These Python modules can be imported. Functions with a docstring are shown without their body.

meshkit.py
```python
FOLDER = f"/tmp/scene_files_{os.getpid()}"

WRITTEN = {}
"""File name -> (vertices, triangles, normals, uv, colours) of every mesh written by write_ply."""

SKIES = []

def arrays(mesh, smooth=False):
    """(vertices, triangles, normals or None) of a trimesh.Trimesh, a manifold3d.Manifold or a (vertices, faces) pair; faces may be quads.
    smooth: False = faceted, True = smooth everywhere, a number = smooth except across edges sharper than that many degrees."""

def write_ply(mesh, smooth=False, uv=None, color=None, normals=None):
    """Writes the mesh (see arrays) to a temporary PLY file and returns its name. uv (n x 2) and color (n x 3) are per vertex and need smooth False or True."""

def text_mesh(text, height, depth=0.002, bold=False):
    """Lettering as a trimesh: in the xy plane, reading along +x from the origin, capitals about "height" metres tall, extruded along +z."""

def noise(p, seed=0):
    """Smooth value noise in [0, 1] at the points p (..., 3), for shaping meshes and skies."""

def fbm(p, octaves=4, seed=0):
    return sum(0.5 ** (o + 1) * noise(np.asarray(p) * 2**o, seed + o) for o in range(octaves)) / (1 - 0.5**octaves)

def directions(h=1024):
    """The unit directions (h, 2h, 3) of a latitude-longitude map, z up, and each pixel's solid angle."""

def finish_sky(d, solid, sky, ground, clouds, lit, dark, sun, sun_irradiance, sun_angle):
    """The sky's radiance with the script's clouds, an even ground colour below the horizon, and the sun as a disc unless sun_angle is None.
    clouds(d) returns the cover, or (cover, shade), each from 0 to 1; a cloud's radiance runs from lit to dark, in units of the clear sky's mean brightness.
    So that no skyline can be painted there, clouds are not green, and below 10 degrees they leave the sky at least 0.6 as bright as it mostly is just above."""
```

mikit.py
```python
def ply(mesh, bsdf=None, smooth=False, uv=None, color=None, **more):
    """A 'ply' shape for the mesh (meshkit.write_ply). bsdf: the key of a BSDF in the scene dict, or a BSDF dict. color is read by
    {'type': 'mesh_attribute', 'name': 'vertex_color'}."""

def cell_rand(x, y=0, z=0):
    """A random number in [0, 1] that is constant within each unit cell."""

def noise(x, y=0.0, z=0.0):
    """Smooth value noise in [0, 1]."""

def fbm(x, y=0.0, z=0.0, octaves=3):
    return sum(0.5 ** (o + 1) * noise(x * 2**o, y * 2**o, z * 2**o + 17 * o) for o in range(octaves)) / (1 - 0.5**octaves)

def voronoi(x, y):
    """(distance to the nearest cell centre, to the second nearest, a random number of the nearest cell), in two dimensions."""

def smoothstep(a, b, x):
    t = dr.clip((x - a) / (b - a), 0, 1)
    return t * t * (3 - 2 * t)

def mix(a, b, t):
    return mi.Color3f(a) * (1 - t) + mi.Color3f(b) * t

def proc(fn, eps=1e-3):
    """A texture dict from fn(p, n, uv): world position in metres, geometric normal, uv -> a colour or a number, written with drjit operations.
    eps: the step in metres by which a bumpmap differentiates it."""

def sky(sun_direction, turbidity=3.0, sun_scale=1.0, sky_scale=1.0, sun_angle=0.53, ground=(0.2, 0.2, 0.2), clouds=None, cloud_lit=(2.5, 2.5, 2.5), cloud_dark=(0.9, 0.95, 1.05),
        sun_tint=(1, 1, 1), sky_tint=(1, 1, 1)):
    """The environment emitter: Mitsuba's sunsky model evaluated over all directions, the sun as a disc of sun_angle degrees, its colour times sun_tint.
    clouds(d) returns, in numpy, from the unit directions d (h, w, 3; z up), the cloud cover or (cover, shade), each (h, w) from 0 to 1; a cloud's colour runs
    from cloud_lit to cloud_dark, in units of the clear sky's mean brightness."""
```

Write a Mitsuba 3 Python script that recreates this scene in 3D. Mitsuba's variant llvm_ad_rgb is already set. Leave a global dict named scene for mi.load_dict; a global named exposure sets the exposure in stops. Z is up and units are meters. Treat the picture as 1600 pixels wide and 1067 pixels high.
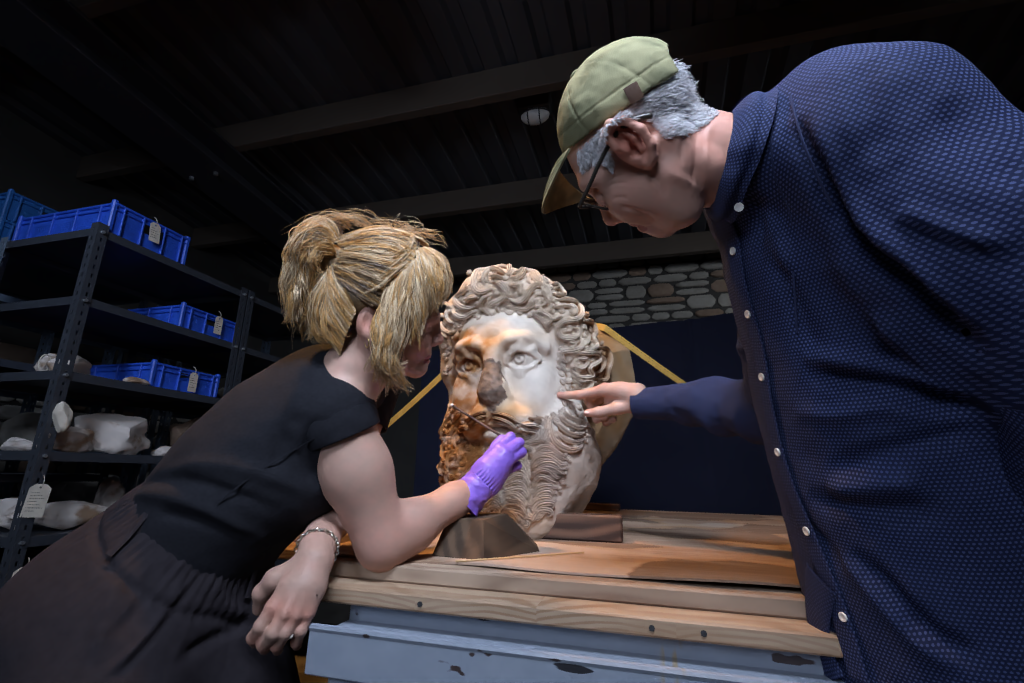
import math, os, tempfile
import numpy as np, scipy.sparse, scipy.interpolate, scipy.ndimage, trimesh, shapely
import mitsuba as mi, drjit as dr
import mikit, meshkit
from mikit import proc, noise, fbm, smoothstep, mix, voronoi, cell_rand

scene, labels = {}, {}
T = mi.ScalarTransform4f

# ------------------------------------------------------------------ camera, lights, exposure
CAM = np.array([0.0, 0.0, 1.05])
FOC = 768.0                       # focal length in pixels of the 1600 x 1067 frame
RIGHT = np.array([0.96053, 0.27736, 0.02142])
UP = np.array([0.05212, -0.25505, 0.96552])
FWD = np.array([-0.27326, 0.92629, 0.25944])
scene['camera'] = {'type': 'perspective', 'fov': math.degrees(2 * math.atan(800 / FOC)), 'fov_axis': 'x', 'near_clip': 0.02, 'far_clip': 60.0,
                   'to_world': T().look_at(origin=CAM.tolist(), target=(CAM + FWD).tolist(), up=UP.tolist())}
exposure = 0.0
# unseen lamps, the fill, rack and wall ones added: (label, position, aim, up, width, height, radiance, depth of the barn doors); the fixtures are built below, off the frame
LIGHTS = [
    ('cool work light with added deep barn doors, hung from the roof above the camera', (.16, -.30, 2.70), (-.28, 1.15, 1.18), (0, 0, 1), .55, .5, (47, 54, 66), .62),
    ('large cool fill panel added behind the camera to brighten the near fronts', (-.40, -1.6, 2.0), (-.1, 1.0, 1.15), (0, 0, 1), 1.0, .7, (7.6, 8.8, 11.0), 0),  # added frontal fill that lifts the dark faces
    ('warm work light hung from the roof above the woman', (-1.05, .80, 3.12), (-.55, 1.08, 1.1), (0, 1, 0), .25, .18, (340, 168, 54), .30),
    ('cool lamp added unseen at the left to brighten the racks', (-1.15, -.5, 2.6), (-2.3, 1.6, 1.65), (0, 0, 1), .4, .3, (44, 52, 66), .4),  # added because the crates came out too dark
    ('cool lamp added unseen at the right to brighten the back wall', (2.4, 2.3, 2.75), (.3, 4.5, 2.6), (0, 0, 1), .35, .25, (60, 66, 74), .25),  # added to lift the dim wall stones
]


def W(px, py, d):
    """The point seen at a pixel, d metres deep."""
    return CAM + d * (FWD + RIGHT * (px - 800) / FOC - UP * (py - 533.5) / FOC)


def atY(px, py, Y):
    q = W(px, py, 1.0) - CAM
    return CAM + q * Y / q[1]


def atX(px, py, X):
    q = W(px, py, 1.0) - CAM
    return CAM + q * X / q[0]


def atZ(px, py, Z):
    q = W(px, py, 1.0) - CAM
    return CAM + q * (Z - CAM[2]) / q[2]
# ------------------------------------------------------------------ modelling kit
def unit(v):
    v = np.asarray(v, float)
    return v / (np.linalg.norm(v, axis=-1, keepdims=True) + 1e-12)


class SDF:
    """A solid as a list of soft-joined primitives; mesh() polygonises it on a sparse fine grid (surface nets)."""

    def __init__(self, h=0.003):
        self.h, self.ops = h, []

    def put(self, fn, lo, hi, k=0.01, op='add'):
        self.ops.append((fn, np.asarray(lo, float) - k - 0.004, np.asarray(hi, float) + k + 0.004, k, op))
        return self

    def cone(self, a, b, ra, rb, k=0.01, op='add', squash=None):
        """Round cone from a to b; squash=(axis, s): thickness along the axis is s times the radius."""
        a, b = np.asarray(a, float), np.asarray(b, float)
        if squash is not None:
            ax, s = unit(squash[0]), squash[1]
            M = np.eye(3) + (1 / s - 1) * np.outer(ax, ax)
        else:
            M, s = np.eye(3), 1.0
        A, B = M @ a, M @ b
        ba = B - A
        l2 = max(ba @ ba, 1e-12)
        rr = ra - rb
        a2 = l2 - rr * rr
        il2 = 1 / l2
        M32 = M.astype(np.float32)

        def fn(p):
            pa = p @ M32.T - A.astype(np.float32)
            y = pa @ ba.astype(np.float32)
            z = y - l2
            x2 = ((pa * l2 - ba.astype(np.float32) * y[:, None]) ** 2).sum(1)
            y2, z2 = y * y * l2, z * z * l2
            kk = np.sign(rr) * rr * rr * x2
            d = (np.sqrt(np.maximum(x2 * a2 * il2, 0)) + y * rr) * il2 - ra
            c1 = np.sign(z) * a2 * z2 > kk
            c2 = np.sign(y) * a2 * y2 < kk
            d = np.where(c2, np.sqrt(np.maximum(x2 + y2, 0)) * il2 - ra, d)
            d = np.where(c1, np.sqrt(np.maximum(x2 + z2, 0)) * il2 - rb, d)
            return d * min(1.0, s) if s < 1 else d
        r = max(ra, rb) * max(1, s)
        return self.put(fn, np.minimum(a, b) - r, np.maximum(a, b) + r, k, op)

    def chain(self, pts, radii, k=0.01, op='add', squash=None):
        for i in range(len(pts) - 1):
            self.cone(pts[i], pts[i + 1], radii[i], radii[i + 1], k, op, squash)
        return self

    def ell(self, c, r, axes=None, k=0.01, op='add'):
        c, r = np.asarray(c, float), np.asarray(r, float)
        Rm = np.eye(3) if axes is None else np.array([unit(x) for x in axes])
        c32, r32, R32 = c.astype(np.float32), r.astype(np.float32), Rm.astype(np.float32)

        def fn(p):
            q = (p - c32) @ R32.T
            k0 = np.sqrt(((q / r32) ** 2).sum(1))
            k1 = np.sqrt(((q / (r32 * r32)) ** 2).sum(1))
            return np.where(k0 < 1e-4, -r32.min(), k0 * (k0 - 1) / np.maximum(k1, 1e-6))
        e = np.sqrt(((Rm * r[:, None]) ** 2).sum(0))
        return self.put(fn, c - e, c + e, k, op)

    def box(self, c, half, axes=None, rnd=0.005, k=0.005, op='add'):
        c, half = np.asarray(c, float), np.asarray(half, float)
        Rm = np.eye(3) if axes is None else np.array([unit(x) for x in axes])
        c32, h32, R32 = c.astype(np.float32), (half - rnd).astype(np.float32), Rm.astype(np.float32)

        def fn(p):
            q = np.abs((p - c32) @ R32.T) - h32
            return np.sqrt((np.maximum(q, 0) ** 2).sum(1)) + np.minimum(q.max(1), 0) - rnd
        e = np.abs(Rm * half[:, None]).sum(0)
        return self.put(fn, c - e, c + e, k, op)

    @staticmethod
    def join(d, e, k, op):
        if op == 'add':
            hh = np.maximum(k - np.abs(d - e), 0) / k if k > 0 else 0
            return np.minimum(d, e) - hh * hh * k * 0.25
        e = -e
        hh = np.maximum(k - np.abs(d - e), 0) / k if k > 0 else 0
        return np.maximum(d, e) + hh * hh * k * 0.25

    def __call__(self, p):
        p = np.ascontiguousarray(p, np.float32)
        d = np.full(len(p), 0.5, np.float32)
        for fn, lo, hi, k, op in self.ops:
            m = np.nonzero(((p > lo - 0.03) & (p < hi + 0.03)).all(1))[0]
            if len(m):
                d[m] = self.join(d[m], fn(p[m]), k, op)
        return d

    def grad(self, p, e=0.003):
        p = np.asarray(p, float)
        g = np.stack([self(p + e * np.eye(3)[i]) - self(p - e * np.eye(3)[i]) for i in range(3)], 1)
        return unit(g)

    def project(self, p, n=4):
        p = np.array(p, float)
        for _ in range(n):
            p = p - self.grad(p) * self(p)[:, None]
        return p

    def mesh(self, smooth=1, warp=None):
        h, B = self.h, 8
        adds = [o for o in self.ops if o[4] == 'add']
        lo = np.min([o[1] for o in adds], 0) - 2 * h
        hi = np.max([o[2] for o in adds], 0) + 2 * h
        nb = np.ceil((hi - lo) / (h * B)).astype(int)
        bi = np.stack(np.meshgrid(*[np.arange(n) for n in nb], indexing='ij'), -1).reshape(-1, 3)
        cen = (lo + (bi + 0.5) * h * B)
        near = np.zeros(len(bi), bool)
        half = h * B / 2
        for fn, l, u, k, op in adds:
            near |= ((cen + half > l) & (cen - half < u)).all(1)
        bi, cen = bi[near], cen[near]
        d = self(cen)
        act = np.abs(d) < h * B * 1.25
        bi = bi[act]
        off = np.stack(np.meshgrid(*[np.arange(B + 1)] * 3, indexing='ij'), -1).reshape(-1, 3)
        blo = lo + bi * h * B
        F = np.full((len(bi), len(off)), 0.5, np.float32)
        P32 = lambda b: (lo + (b[:, None] * B + off[None]).reshape(-1, 3) * h).astype(np.float32)
        for fn, l, u, k, op in self.ops:
            m = np.nonzero(((blo + h * B > l - 0.012) & (blo < u + 0.012)).all(1))[0]
            if not len(m):
                continue
            p = P32(bi[m])
            F[m] = self.join(F[m], fn(p).reshape(len(m), -1), k, op)
        if warp is not None:
            p = P32(bi)
            F = F + warp(p).reshape(F.shape)
        F = F.reshape(-1, B + 1, B + 1, B + 1)
        S = F < 0
        dims = nb * B + 2
        def lin(i):
            return (i[:, 0].astype(np.int64) * dims[1] + i[:, 1]) * dims[2] + i[:, 2]
        # cell vertices
        acc = np.zeros((len(F), B, B, B, 3), np.float32)
        cnt = np.zeros((len(F), B, B, B), np.float32)
        quads = []
        sl = lambda ax, s: tuple([slice(None)] + [(slice(s[i], s[i] + B) if i != ax else slice(0, B)) for i in range(3)])
        for ax in range(3):
            o = [i for i in range(3) if i != ax]
            for a in (0, 1):
                for b in (0, 1):
                    s = [0, 0, 0]
                    s[o[0]], s[o[1]] = a, b
                    i0 = tuple([slice(None)] + [slice(s[i], s[i] + B) for i in range(3)])
                    s1 = list(s); s1[ax] = 1
                    i1 = tuple([slice(None)] + [slice(s1[i], s1[i] + B) for i in range(3)])
                    f0, f1 = F[i0], F[i1]
                    x = (f0 < 0) != (f1 < 0)
                    t = np.where(x, f0 / np.where(x, f0 - f1, 1), 0)
                    acc[..., ax] += np.where(x, t, 0)
                    acc[..., o[0]] += np.where(x, a, 0)
                    acc[..., o[1]] += np.where(x, b, 0)
                    cnt += x
                    if a == 0 and b == 0:
                        q = np.argwhere(x)
                        quads.append((ax, bi[q[:, 0]] * B + q[:, 1:], (f0[x] < 0)))
        c = np.argwhere(cnt > 0)
        cell = bi[c[:, 0]] * B + c[:, 1:]
        ix = (c[:, 0], c[:, 1], c[:, 2], c[:, 3])
        v = lo + (cell + acc[ix] / cnt[ix][:, None]) * h
        key = lin(cell + 1)
        order = np.argsort(key)
        key, v = key[order], v[order]
        faces = []
        for ax, e, inside in quads:
            o = [i for i in range(3) if i != ax]
            ring = []
            for a, b in ((0, 0), (1, 0), (1, 1), (0, 1)):
                q = e.copy()
                q[:, o[0]] -= a
                q[:, o[1]] -= b
                ring.append(lin(q + 1))
            ring = np.stack(ring, 1)
            at = np.clip(np.searchsorted(key, ring), 0, len(key) - 1)
            ok = (key[at] == ring).all(1)
            at, ins = at[ok], inside[ok]
            flip = ins if ax != 1 else ~ins
            at[~flip] = at[~flip][:, ::-1]
            faces.append(at)
        q = np.vstack(faces)
        f = np.vstack([q[:, [0, 2, 1]], q[:, [0, 3, 2]]])
        m = trimesh.Trimesh(v, f, process=False)
        if m.volume < 0:
            m.faces = m.faces[:, ::-1]
        if smooth:
            relax(m, smooth)
        return m


def relax(m, n=1, lam=0.5, mu=-0.52):
    e = m.edges_unique
    N = len(m.vertices)
    A = scipy.sparse.coo_matrix((np.ones(2 * len(e)), (np.r_[e[:, 0], e[:, 1]], np.r_[e[:, 1], e[:, 0]])), shape=(N, N)).tocsr()
    dg = np.maximum(np.asarray(A.sum(1)).ravel(), 1)[:, None]
    v = np.array(m.vertices)
    for _ in range(n):
        for w in (lam, mu):
            v = v + w * (A @ v / dg - v)
    m.vertices = v
    return m


def vnormals(m):
    v, f = np.asarray(m.vertices), np.asarray(m.faces)
    n = np.zeros_like(v)
    fn_ = np.cross(v[f[:, 1]] - v[f[:, 0]], v[f[:, 2]] - v[f[:, 0]])
    for k in range(3):
        np.add.at(n, f[:, k], fn_)
    return unit(n)


def seg_dist(p, line):
    """(distance to the polyline, parameter 0..1) of every point."""
    line = np.asarray(line, float)
    L = np.r_[0, np.cumsum(np.linalg.norm(np.diff(line, axis=0), axis=1))]
    best, par = np.full(len(p), 1e9), np.zeros(len(p))
    for i in range(len(line) - 1):
        ab = line[i + 1] - line[i]
        t = np.clip(((p - line[i]) @ ab) / (ab @ ab + 1e-12), 0, 1)
        d = np.linalg.norm(p - line[i] - t[:, None] * ab, axis=1)
        s = (L[i] + t * (L[i + 1] - L[i])) / L[-1]
        par = np.where(d < best, s, par)
        best = np.minimum(best, d)
    return best, par


def folds(m, lines):
    """Raises (+) or sinks (-) soft folds along polylines: (points, width, height)."""
    v, n = np.array(m.vertices), vnormals(m)
    add = np.zeros(len(v))
    for pts, w, a in lines:
        pts = spline(pts, 14)
        lo, hi = pts.min(0) - 3 * w, pts.max(0) + 3 * w
        i = np.nonzero(((v > lo) & (v < hi)).all(1))[0]
        if len(i):
            d, s = seg_dist(v[i], pts)
            add[i] += a * np.exp(-(d / w) ** 2) * np.clip(np.minimum(s, 1 - s) * 5, 0, 1)
    m.vertices = v + n * add[:, None]
    return m


def spline(pts, n):
    """n points on a smooth curve through pts, evenly spaced."""
    pts = np.asarray(pts, float)
    if len(pts) == 2:
        return pts[0] + np.linspace(0, 1, n)[:, None] * (pts[1] - pts[0])
    t = np.r_[0, np.cumsum(np.maximum(np.linalg.norm(np.diff(pts, axis=0), axis=1), 1e-6) ** 0.7)]
    cs = scipy.interpolate.CubicSpline(t, pts, axis=0, bc_type='natural')
    q = cs(np.linspace(0, t[-1], max(60, 3 * n)))
    L = np.r_[0, np.cumsum(np.linalg.norm(np.diff(q, axis=0), axis=1))]
    s = np.linspace(0, L[-1], n)
    return np.stack([np.interp(s, L, q[:, i]) for i in range(pts.shape[1])], 1)


def tube(pts, r, sides=8, n=None, closed=False, cap=True):
    p = np.asarray(pts, float) if n is None else spline(pts, n)
    t = unit(np.gradient(p, axis=0))
    if closed:
        t = unit(np.roll(p, -1, 0) - np.roll(p, 1, 0))
    a = np.zeros_like(p)
    a0 = np.cross(t[0], [0, 0, 1] if abs(t[0][2]) < 0.9 else [1, 0, 0])
    for i in range(len(p)):
        a0 = a0 - (a0 @ t[i]) * t[i]
        a0 = unit(a0)
        a[i] = a0
    b = np.cross(t, a)
    ang = np.arange(sides) * 2 * np.pi / sides
    r = np.atleast_1d(np.asarray(r, float))
    rr = np.interp(np.linspace(0, 1, len(p)), np.linspace(0, 1, len(r)), r) if len(r) > 1 else np.full(len(p), r[0])
    v = p[:, None] + rr[:, None, None] * (np.cos(ang)[None, :, None] * a[:, None] + np.sin(ang)[None, :, None] * b[:, None])
    N = len(p)
    f = []
    for i in range(N if closed else N - 1):
        for j in range(sides):
            k, i2 = (j + 1) % sides, (i + 1) % N
            f += [[i * sides + j, i * sides + k, i2 * sides + k], [i * sides + j, i2 * sides + k, i2 * sides + j]]
    v = v.reshape(-1, 3)
    if cap and not closed:
        c0, c1 = len(v), len(v) + 1
        v = np.vstack([v, p[:1], p[-1:]])
        for j in range(sides):
            k = (j + 1) % sides
            f += [[c0, k, j], [c1, (N - 1) * sides + j, (N - 1) * sides + k]]
    return trimesh.Trimesh(v, f, process=False)


def rbox(lo, hi, ch=0.003):
    """A box with chamfered edges."""
    lo, hi = np.asarray(lo, float), np.asarray(hi, float)
    ch = min(ch, 0.45 * (hi - lo).min())
    pts = []
    for a in range(3):
        for s in np.ndindex(2, 2, 2):
            p = np.where(s, hi - ch, lo + ch).astype(float)
            p[a] = hi[a] if s[a] else lo[a]
            pts.append(p)
    return trimesh.convex.convex_hull(np.array(pts))


def bar(a, b, w, h, up=(0, 0, 1), ch=0.003):
    """A chamfered bar from a to b, w wide and h high."""
    a, b = np.asarray(a, float), np.asarray(b, float)
    L = np.linalg.norm(b - a)
    m = rbox([0, -w / 2, -h / 2], [L, w / 2, h / 2], ch)
    x = unit(b - a)
    y = unit(np.cross(up, x))
    m.apply_transform(np.vstack([np.c_[np.stack([x, y, np.cross(x, y)], 1), a], [0, 0, 0, 1]]))
    return m


def grid_mesh(P):
    """A surface from an (n, m, 3) array of points."""
    n, m = P.shape[:2]
    i, j = np.meshgrid(np.arange(n - 1), np.arange(m - 1), indexing='ij')
    a = (i * m + j).ravel()
    f = np.vstack([np.stack([a, a + m, a + m + 1], 1), np.stack([a, a + m + 1, a + 1], 1)])
    return trimesh.Trimesh(P.reshape(-1, 3), f, process=False)


def sheet(P, t):
    """A thin closed sheet of thickness t from an (n, m, 3) array."""
    g = grid_mesh(P)
    n = vnormals(g)
    v = np.asarray(g.vertices)
    N, M = P.shape[:2]
    K = len(v)
    rim = np.r_[np.arange(M), np.arange(1, N) * M + M - 1, (N - 1) * M + np.arange(M - 2, -1, -1), np.arange(N - 2, 0, -1) * M]
    r2 = np.roll(rim, -1)
    f = np.vstack([g.faces, g.faces[:, ::-1] + K, np.stack([rim, r2, r2 + K], 1), np.stack([rim, r2 + K, rim + K], 1)])
    return trimesh.Trimesh(np.vstack([v + n * t / 2, v - n * t / 2]), f, process=False)


def cat(ms):
    return trimesh.util.concatenate(list(ms))


def lathe(profile, n=24):
    """Revolves (r, z) points about z."""
    return trimesh.creation.revolve(np.asarray(profile, float), sections=n)


def put(m, origin, x, y, z):
    m = m.copy()
    m.apply_transform(np.vstack([np.c_[np.stack([x, y, z], 1), origin], [0, 0, 0, 1]]))
    return m


def rock(r, seed, amp=0.28, sub=3, freq=2.2, facets=7):
    """A broken stone: an icosphere cut by random planes and roughened."""
    rg = np.random.default_rng(seed)
    m = trimesh.creation.icosphere(sub)
    v = np.array(m.vertices)
    for _ in range(facets):
        n = unit(rg.normal(size=3))
        d = rg.uniform(0.55, 0.85)
        over = v @ n - d
        v = v - np.maximum(over, 0)[:, None] * n
    v = v * (1 + amp * (meshkit.fbm(v * freq + seed * 7.3, 3, seed) - 0.5))[:, None]
    m.vertices = v * np.asarray(r)
    return m


# ------------------------------------------------------------------ the scene's entries
used = {}


def numbered(key):
    if key not in scene and key not in used:
        used[key] = 0
        return key
    used[key] = used.get(key, 0) + 1
    return f'{key}_{used[key]:03d}'


def thing(name, label, cat_, group=None):
    key = numbered(name)
    labels[key] = {'label': label, 'category': cat_}
    if group:
        labels[key]['group'] = group
    return key


def part(parent, name, mesh, bsdf, smooth=40, label=None, kind=None, **more):
    key = numbered(f'{parent}__{name}')
    scene[key] = mikit.ply(mesh, bsdf, smooth=smooth, **more)
    if label:
        labels.setdefault(key, {})['label'] = label
    if kind:
        labels.setdefault(key, {})['kind'] = kind
    return key


def single(name, label, cat_, mesh, bsdf, smooth=40, group=None, **more):
    key = thing(name, label, cat_, group)
    scene[key] = mikit.ply(mesh, bsdf, smooth=smooth, **more)
    return key


def struct(name, mesh, bsdf, smooth=False, **more):
    key = numbered(name)
    scene[key] = mikit.ply(mesh, bsdf, smooth=smooth, **more)
    labels[key] = {'kind': 'structure'}
    return key
# ------------------------------------------------------------------ lights
def flood(name, label, pos, target, up, w, h, radiance, doors=0):
    """An unseen lamp: housing with an emitting front panel and a bracket, hung from the roof."""
    t = thing(name, label, 'work light')
    z = unit(np.asarray(target, float) - pos)
    x = unit(np.cross(up, z))
    y = np.cross(z, x)
    part(t, 'housing', put(cat([rbox([-w / 2 - .02, -h / 2 - .02, -.06], [w / 2 + .02, h / 2 + .02, -.004], .008)]), pos, x, y, z), 'mat_black_metal')
    g = grid_mesh(np.stack(list(np.meshgrid(np.linspace(-w / 2, w / 2, 3), np.linspace(-h / 2, h / 2, 3), indexing='ij')) + [np.zeros((3, 3))], -1))
    g = put(g, pos, x, y, z)
    if (vnormals(g) @ z).mean() < 0:
        g.faces = g.faces[:, ::-1]
    k = part(t, 'diffuser', g, 'mat_lamp_face', smooth=False)
    scene[k]['emitter'] = {'type': 'area', 'radiance': {'type': 'rgb', 'value': list(radiance)}}
    if doors:  # plates added round the panel to narrow its beam
        a, b, L = w / 2 + .02, h / 2 + .02, doors
        for lo, hi in (([-a, -b, 0], [-a + .006, b, L]), ([a - .006, -b, 0], [a, b, L]), ([-a, -b, 0], [a, -b + .006, L]), ([-a, b - .006, 0], [a, b, L])):
            part(t, 'barn_door', put(rbox(lo, hi, .001), pos, x, y, z), 'mat_black_metal', smooth=False)
    top = np.array([pos[0], pos[1], 3.44 - .09 * pos[1]])
    part(t, 'hanger', bar(np.asarray(pos) - z * .05, top, .03, .03, up=(1, 0, 0.1)), 'mat_black_metal')
    return t


# ------------------------------------------------------------------ materials
def rgb(*c):
    return {'type': 'rgb', 'value': [float(x) for x in c]}


def principled(col, rough=0.6, metal=0.0, spec=0.4, bump=None, bscale=0.001, **more):
    d = {'type': 'principled', 'base_color': col if isinstance(col, dict) else rgb(*col), 'roughness': rough, 'metallic': metal, 'specular': spec, **more}
    if bump is not None:
        d = {'type': 'bumpmap', 'tex': bump, 'scale': bscale, 'bsdf': d}
    return {'type': 'twosided', 'bsdf': d}


def wood_fn(light, dark, along=(1, 0, 0), freq=46.0, stain=None):
    ax = int(np.argmax(np.abs(along)))

    def fn(p, n, uv):
        c = [p.x, p.y, p.z]
        a = c.pop(ax)
        warp = fbm(a * 2.5, c[0] * 6, c[1] * 6, 3)
        g = fbm(a * 3.0 + 5, c[0] * freq + warp * 5, c[1] * freq + warp * 5, 3)
        r = 0.5 + 0.5 * dr.sin((c[0] * 0.8 + c[1]) * freq * 3.2 + warp * 24)
        t = smoothstep(0.25, 0.8, 0.62 * g + 0.38 * r)
        col = mix(dark, light, t)
        col = col * (0.82 + 0.36 * fbm(a * 5, c[0] * 9, c[1] * 9, 2))
        return col
    return fn


def ply_fn(p, n, uv):
    warp = fbm(p.x * 1.3, p.y * 1.6, 3.0, 3)
    g = fbm(p.x * 3.0 + 2 * warp, p.y * 16 + 7 * warp, 0.0, 4)
    f = fbm(p.x * 14, p.y * 190, 0.0, 2)
    col = mix((0.285, 0.185, 0.125), (0.40, 0.275, 0.20), smoothstep(0.25, 0.75, 0.7 * g + 0.3 * f))
    # water marks and pale dust
    w = fbm(p.x * 2.3 + 4.7, p.y * 3.0 + 1.3, 2.0, 4)
    wet = smoothstep(0.535, 0.56, w)
    edge = smoothstep(0.505, 0.535, w) * (1 - smoothstep(0.535, 0.56, w))
    col = col * (1 - 0.42 * wet)
    col = mix(col, (0.33, 0.19, 0.09), 0.5 * edge)
    pale = smoothstep(0.54, 0.64, fbm(p.x * 3.3 + 9.1, p.y * 3.9 + 7.7, 5.0, 4)) * (1 - wet)
    return mix(col, (0.50, 0.40, 0.33), 0.55 * pale)


def pine_fn(p, n, uv):
    x = p.x + 0.10 * (noise(p.x * 3.1, p.y * 3, 1.0) - 0.5)
    c = dr.floor(x / 0.19)
    u = (x / 0.19 - c - 0.5) * 0.19 + 0.10 * (cell_rand(c) - 0.5)
    z = p.z - 0.826 + 0.03 * cell_rand(c, 3) + 0.1 * (p.y - 0.76)
    r = dr.sqrt(u * u * 0.16 + z * z * 1.6) + 0.007 * fbm(p.x * 24, p.y * 30, p.z * 40, 2)
    t = smoothstep(-0.3, 0.9, dr.sin(r * 620)) * smoothstep(0.25, 0.6, fbm(p.x * 6, 2.0, p.z * 12, 2))
    g = fbm(p.x * 5, p.y * 60, p.z * 90, 3)
    col = mix((0.37, 0.265, 0.185), (0.30, 0.20, 0.13), smoothstep(0.3, 0.7, g))
    return mix(col, (0.20, 0.105, 0.05), 0.6 * t)


def steel_fn(p, n, uv):
    a = fbm(p.x * 30, p.y * 30, p.z * 30, 3)
    col = mix((0.20, 0.235, 0.30), (0.26, 0.295, 0.36), a)
    rust = smoothstep(0.74, 0.77, fbm(p.x * 22 + 3, p.y * 30, p.z * 40, 3))
    col = mix(col, (0.05, 0.035, 0.035), rust)
    chip = smoothstep(0.74, 0.76, fbm(p.x * 9 + 1, p.y * 70, p.z * 60 + 4, 3))
    col = mix(col, (0.02, 0.02, 0.025), chip)
    drip = smoothstep(0.02, 0.006, dr.abs(p.x - 0.003)) * smoothstep(0.4, 0.7, fbm(p.x * 120, p.z * 30, 1.0, 2))
    return mix(col, (0.30, 0.22, 0.12), drip * 0.8)


def stone_fn(p, n, uv):
    a = fbm(p.x * 7, p.y * 7, p.z * 7, 4)
    b = fbm(p.x * 45, p.y * 45, p.z * 45, 3)
    return mix((0.19, 0.17, 0.145), (0.42, 0.40, 0.365), 0.65 * a + 0.35 * b)


def stone_warm_fn(p, n, uv):
    a = fbm(p.x * 6 + 4, p.y * 6, p.z * 6, 4)
    b = fbm(p.x * 40, p.y * 40, p.z * 40, 3)
    return mix((0.16, 0.105, 0.075), (0.34, 0.25, 0.19), 0.6 * a + 0.4 * b)


def marble_frag_fn(p, n, uv):
    a = fbm(p.x * 12, p.y * 12, p.z * 12, 4)
    return mix((0.26, 0.17, 0.11), (0.60, 0.54, 0.50), smoothstep(0.32, 0.52, a))


def roof_fn(p, n, uv):
    a = fbm(p.x * 6, p.y * 1.2, 0.0, 3)
    return mix((0.046, 0.048, 0.056), (0.066, 0.068, 0.077), a)


def cloth_fn(p, n, uv):
    w = 0.5 + 0.25 * dr.sin(p.x * 2600) + 0.25 * dr.sin(p.z * 2600)
    return mix((0.010, 0.012, 0.026), (0.017, 0.019, 0.038), 0.6 * w + 0.4 * fbm(p.x * 5, p.z * 5, 0.0, 3))


def tag_fn(p, n, uv):
    a = fbm(p.x * 60, p.y * 60, p.z * 60, 3)
    return mix((0.52, 0.46, 0.38), (0.68, 0.62, 0.53), a)


def crate_fn(c):
    def fn(p, n, uv):
        return mi.Color3f(c) * (0.8 + 0.4 * fbm(p.x * 14, p.y * 14, p.z * 14, 3))
    return fn


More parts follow.
